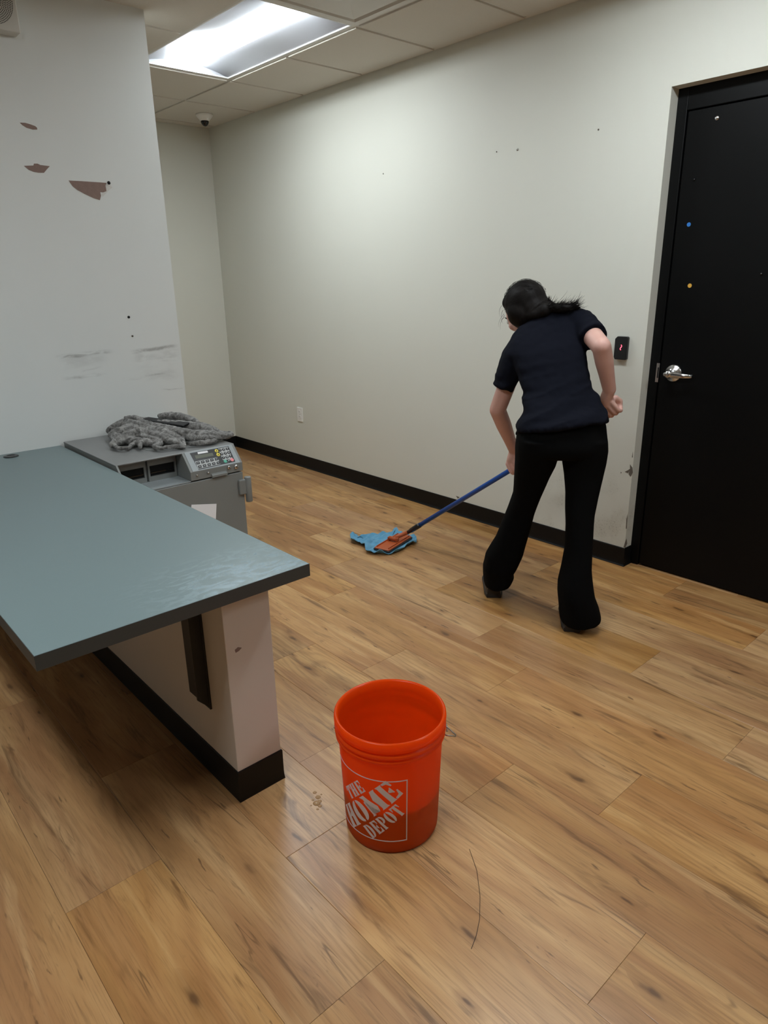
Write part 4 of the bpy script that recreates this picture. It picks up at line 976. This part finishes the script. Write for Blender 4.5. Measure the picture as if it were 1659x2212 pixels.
# ------------------------------------------------------------------ grey towel bundle and the phone on it
def plush():
    t = NT('grey_plush'); c = t.coord()
    nap = t.smooth(t.noise(c, 34, 5, .7, 1.5), .36, .64); tip = t.smooth(t.noise(c, 12, 3, .6, 2.5), .52, .60)
    col = t.mix(nap, (.105, .100, .094), (.27, .262, .25)); col = t.mix(t.math('MULTIPLY', tip, .45), col, (.46, .45, .43))
    t.set(Base_Color=col, Roughness=.95, Specular_IOR_Level=.08, Sheen_Weight=.2); t.bump(t.noise(c, 320, 3, .6), .9, .006); return t.m
M['towel'] = plush()
tw = MB()
def tp_(x, y, h):                        # point above the safe's top, from its place in a close-up and its height
    return on(220+x*.1989, 880+y*.1989, 2, AZ+h)
def fold(pts, n=14):
    P_ = [(tp_(x, y, h), r) for x, y, h, r in pts]; k = []
    for i in range(len(P_)-1):
        for j in range(4):
            u_ = j/4; p0 = P_[max(i-1, 0)][0]; p1 = P_[i][0]; p2 = P_[i+1][0]; p3 = P_[min(i+2, len(P_)-1)][0]
            q_ = .5*((2*p1)+(p2-p0)*u_+(2*p0-5*p1+4*p2-p3)*u_*u_+(3*p1-p0-3*p2+p3)*u_**3); k.append((q_, P_[i][1]+(P_[i+1][1]-P_[i][1])*u_))
    k.append(P_[-1]); tw.limb(k, n)
fold([(110,420,.014,.014),(300,330,.03,.030),(520,300,.036,.034),(760,300,.036,.034),(1000,320,.030,.028),(1250,330,.022,.020),(1390,320,.016,.014)])
fold([(180,300,.03,.028),(420,230,.045,.036),(700,230,.05,.036),(960,240,.045,.034),(1180,270,.03,.025)])
fold([(75,270,.020,.013),(180,260,.034,.014),(330,290,.036,.014),(480,340,.030,.013),(600,370,.026,.012),(640,410,.014,.012),(570,440,.011,.011),(640,460,.009,.009),(800,440,.010,.010),(900,445,.007,.007)])
fold([(80,250,.030,.012),(230,215,.050,.014),(400,235,.054,.014),(560,285,.046,.014),(720,340,.034,.013),(830,390,.020,.012),(880,440,.008,.007)])
fold([(95,240,.040,.011),(240,165,.066,.014),(380,190,.068,.014),(560,250,.056,.014),(740,310,.042,.014),(850,370,.024,.012)])
fold([(260,130,.078,.010),(370,130,.080,.014),(470,190,.070,.017),(640,230,.062,.018),(820,265,.050,.018),(890,300,.036,.013),(880,360,.022,.010),(905,430,.008,.006)])
fold([(640,110,.070,.015),(740,105,.074,.020),(860,120,.070,.021),(980,150,.058,.018),(1060,190,.046,.012)])
fold([(880,270,.036,.013),(960,255,.042,.017),(1070,230,.046,.019),(1170,270,.036,.016),(1240,320,.024,.013)])
fold([(900,330,.026,.014),(1040,360,.020,.016),(1180,350,.020,.014),(1280,340,.018,.012),(1410,310,.018,.012)])
fold([(1090,200,.042,.012),(1190,240,.034,.014),(1290,290,.024,.013),(1400,300,.020,.013)])
fold([(90,300,.022,.011),(130,380,.016,.011),(160,450,.009,.009),(280,460,.008,.008),(330,420,.012,.010),(400,400,.016,.013),(420,450,.009,.009)])
fold([(960,410,.010,.010),(1080,400,.012,.012),(1230,380,.011,.011)])
fold([(1000,340,.026,.010),(1120,345,.025,.009),(1230,350,.020,.008)])
fold([(140,330,.020,.018),(300,370,.020,.021),(480,395,.017,.019),(620,420,.011,.013)])
fold([(130,290,.032,.018),(300,255,.042,.022),(480,290,.040,.022),(650,345,.030,.020),(800,395,.018,.015)])
fold([(190,215,.050,.018),(330,205,.056,.022),(500,245,.052,.022),(700,300,.042,.020),(830,350,.030,.016)])
fold([(330,150,.068,.016),(480,165,.066,.020),(660,195,.062,.020),(850,225,.054,.018),(960,235,.046,.016)])
fold([(930,330,.026,.018),(1060,300,.032,.020),(1200,310,.026,.017),(1320,315,.020,.014)])
me = tw.remesh(.0030, 6)
displace(me, lambda c, n: .0030*noise.noise(c*55)+.0016*noise.noise(c*130))
o = link('towel', me, M['towel'], None, True); setprops(o, 'crumpled grey plush towel heaped on top of the grey safe', 'towel')
lo = min(v.co.z for v in me.vertices); o.location.z = max(0, AZ+.0030-lo)
ph = thing('phone', tp_(640, 165, .09), 'slim black phone lying on the grey towel', 'phone')
a_, b_, c_, d_ = tp_(425, 150, .086), tp_(880, 212, .072), tp_(640, 150, .085), tp_(540, 122, .094)
pu = (b_-a_); L_ = pu.length; pu.normalize(); pv = Vector((0, 0, 1)).cross(pu).normalized(); pv = (pv+Vector((0, 0, .10))).normalized(); pn = pu.cross(pv)
W_ = .055
def slab(e0, h0, h1, g=0): return MB().prism([a_+pu*(x)+pv*(y)+pn*h0 for x, y in ((e0, e0), (L_-e0, e0), (L_-e0, W_-e0), (e0, W_-e0))], pn*(h1-h0))
M['phone'] = plain('matt_black', (.006, .006, .007), .5, spec=.25, bump=(60, .02, .001))
slab(0, -.004, .006).build('phone_case', M['phone'], ph, bevel=.003)
slab(.004, .006, .0068).build('screen', M['phone'], ph)
bz = tp_(1045, 180, .060)
o = MB().box(bz.x-.012, bz.x+.012, bz.y-.010, bz.y+.010, bz.z-.012, bz.z+.006).build('black_clip', M['black_plastic'], None, bevel=.003); setprops(o, 'tiny black clip stuck in the folds of the grey towel', 'clip')
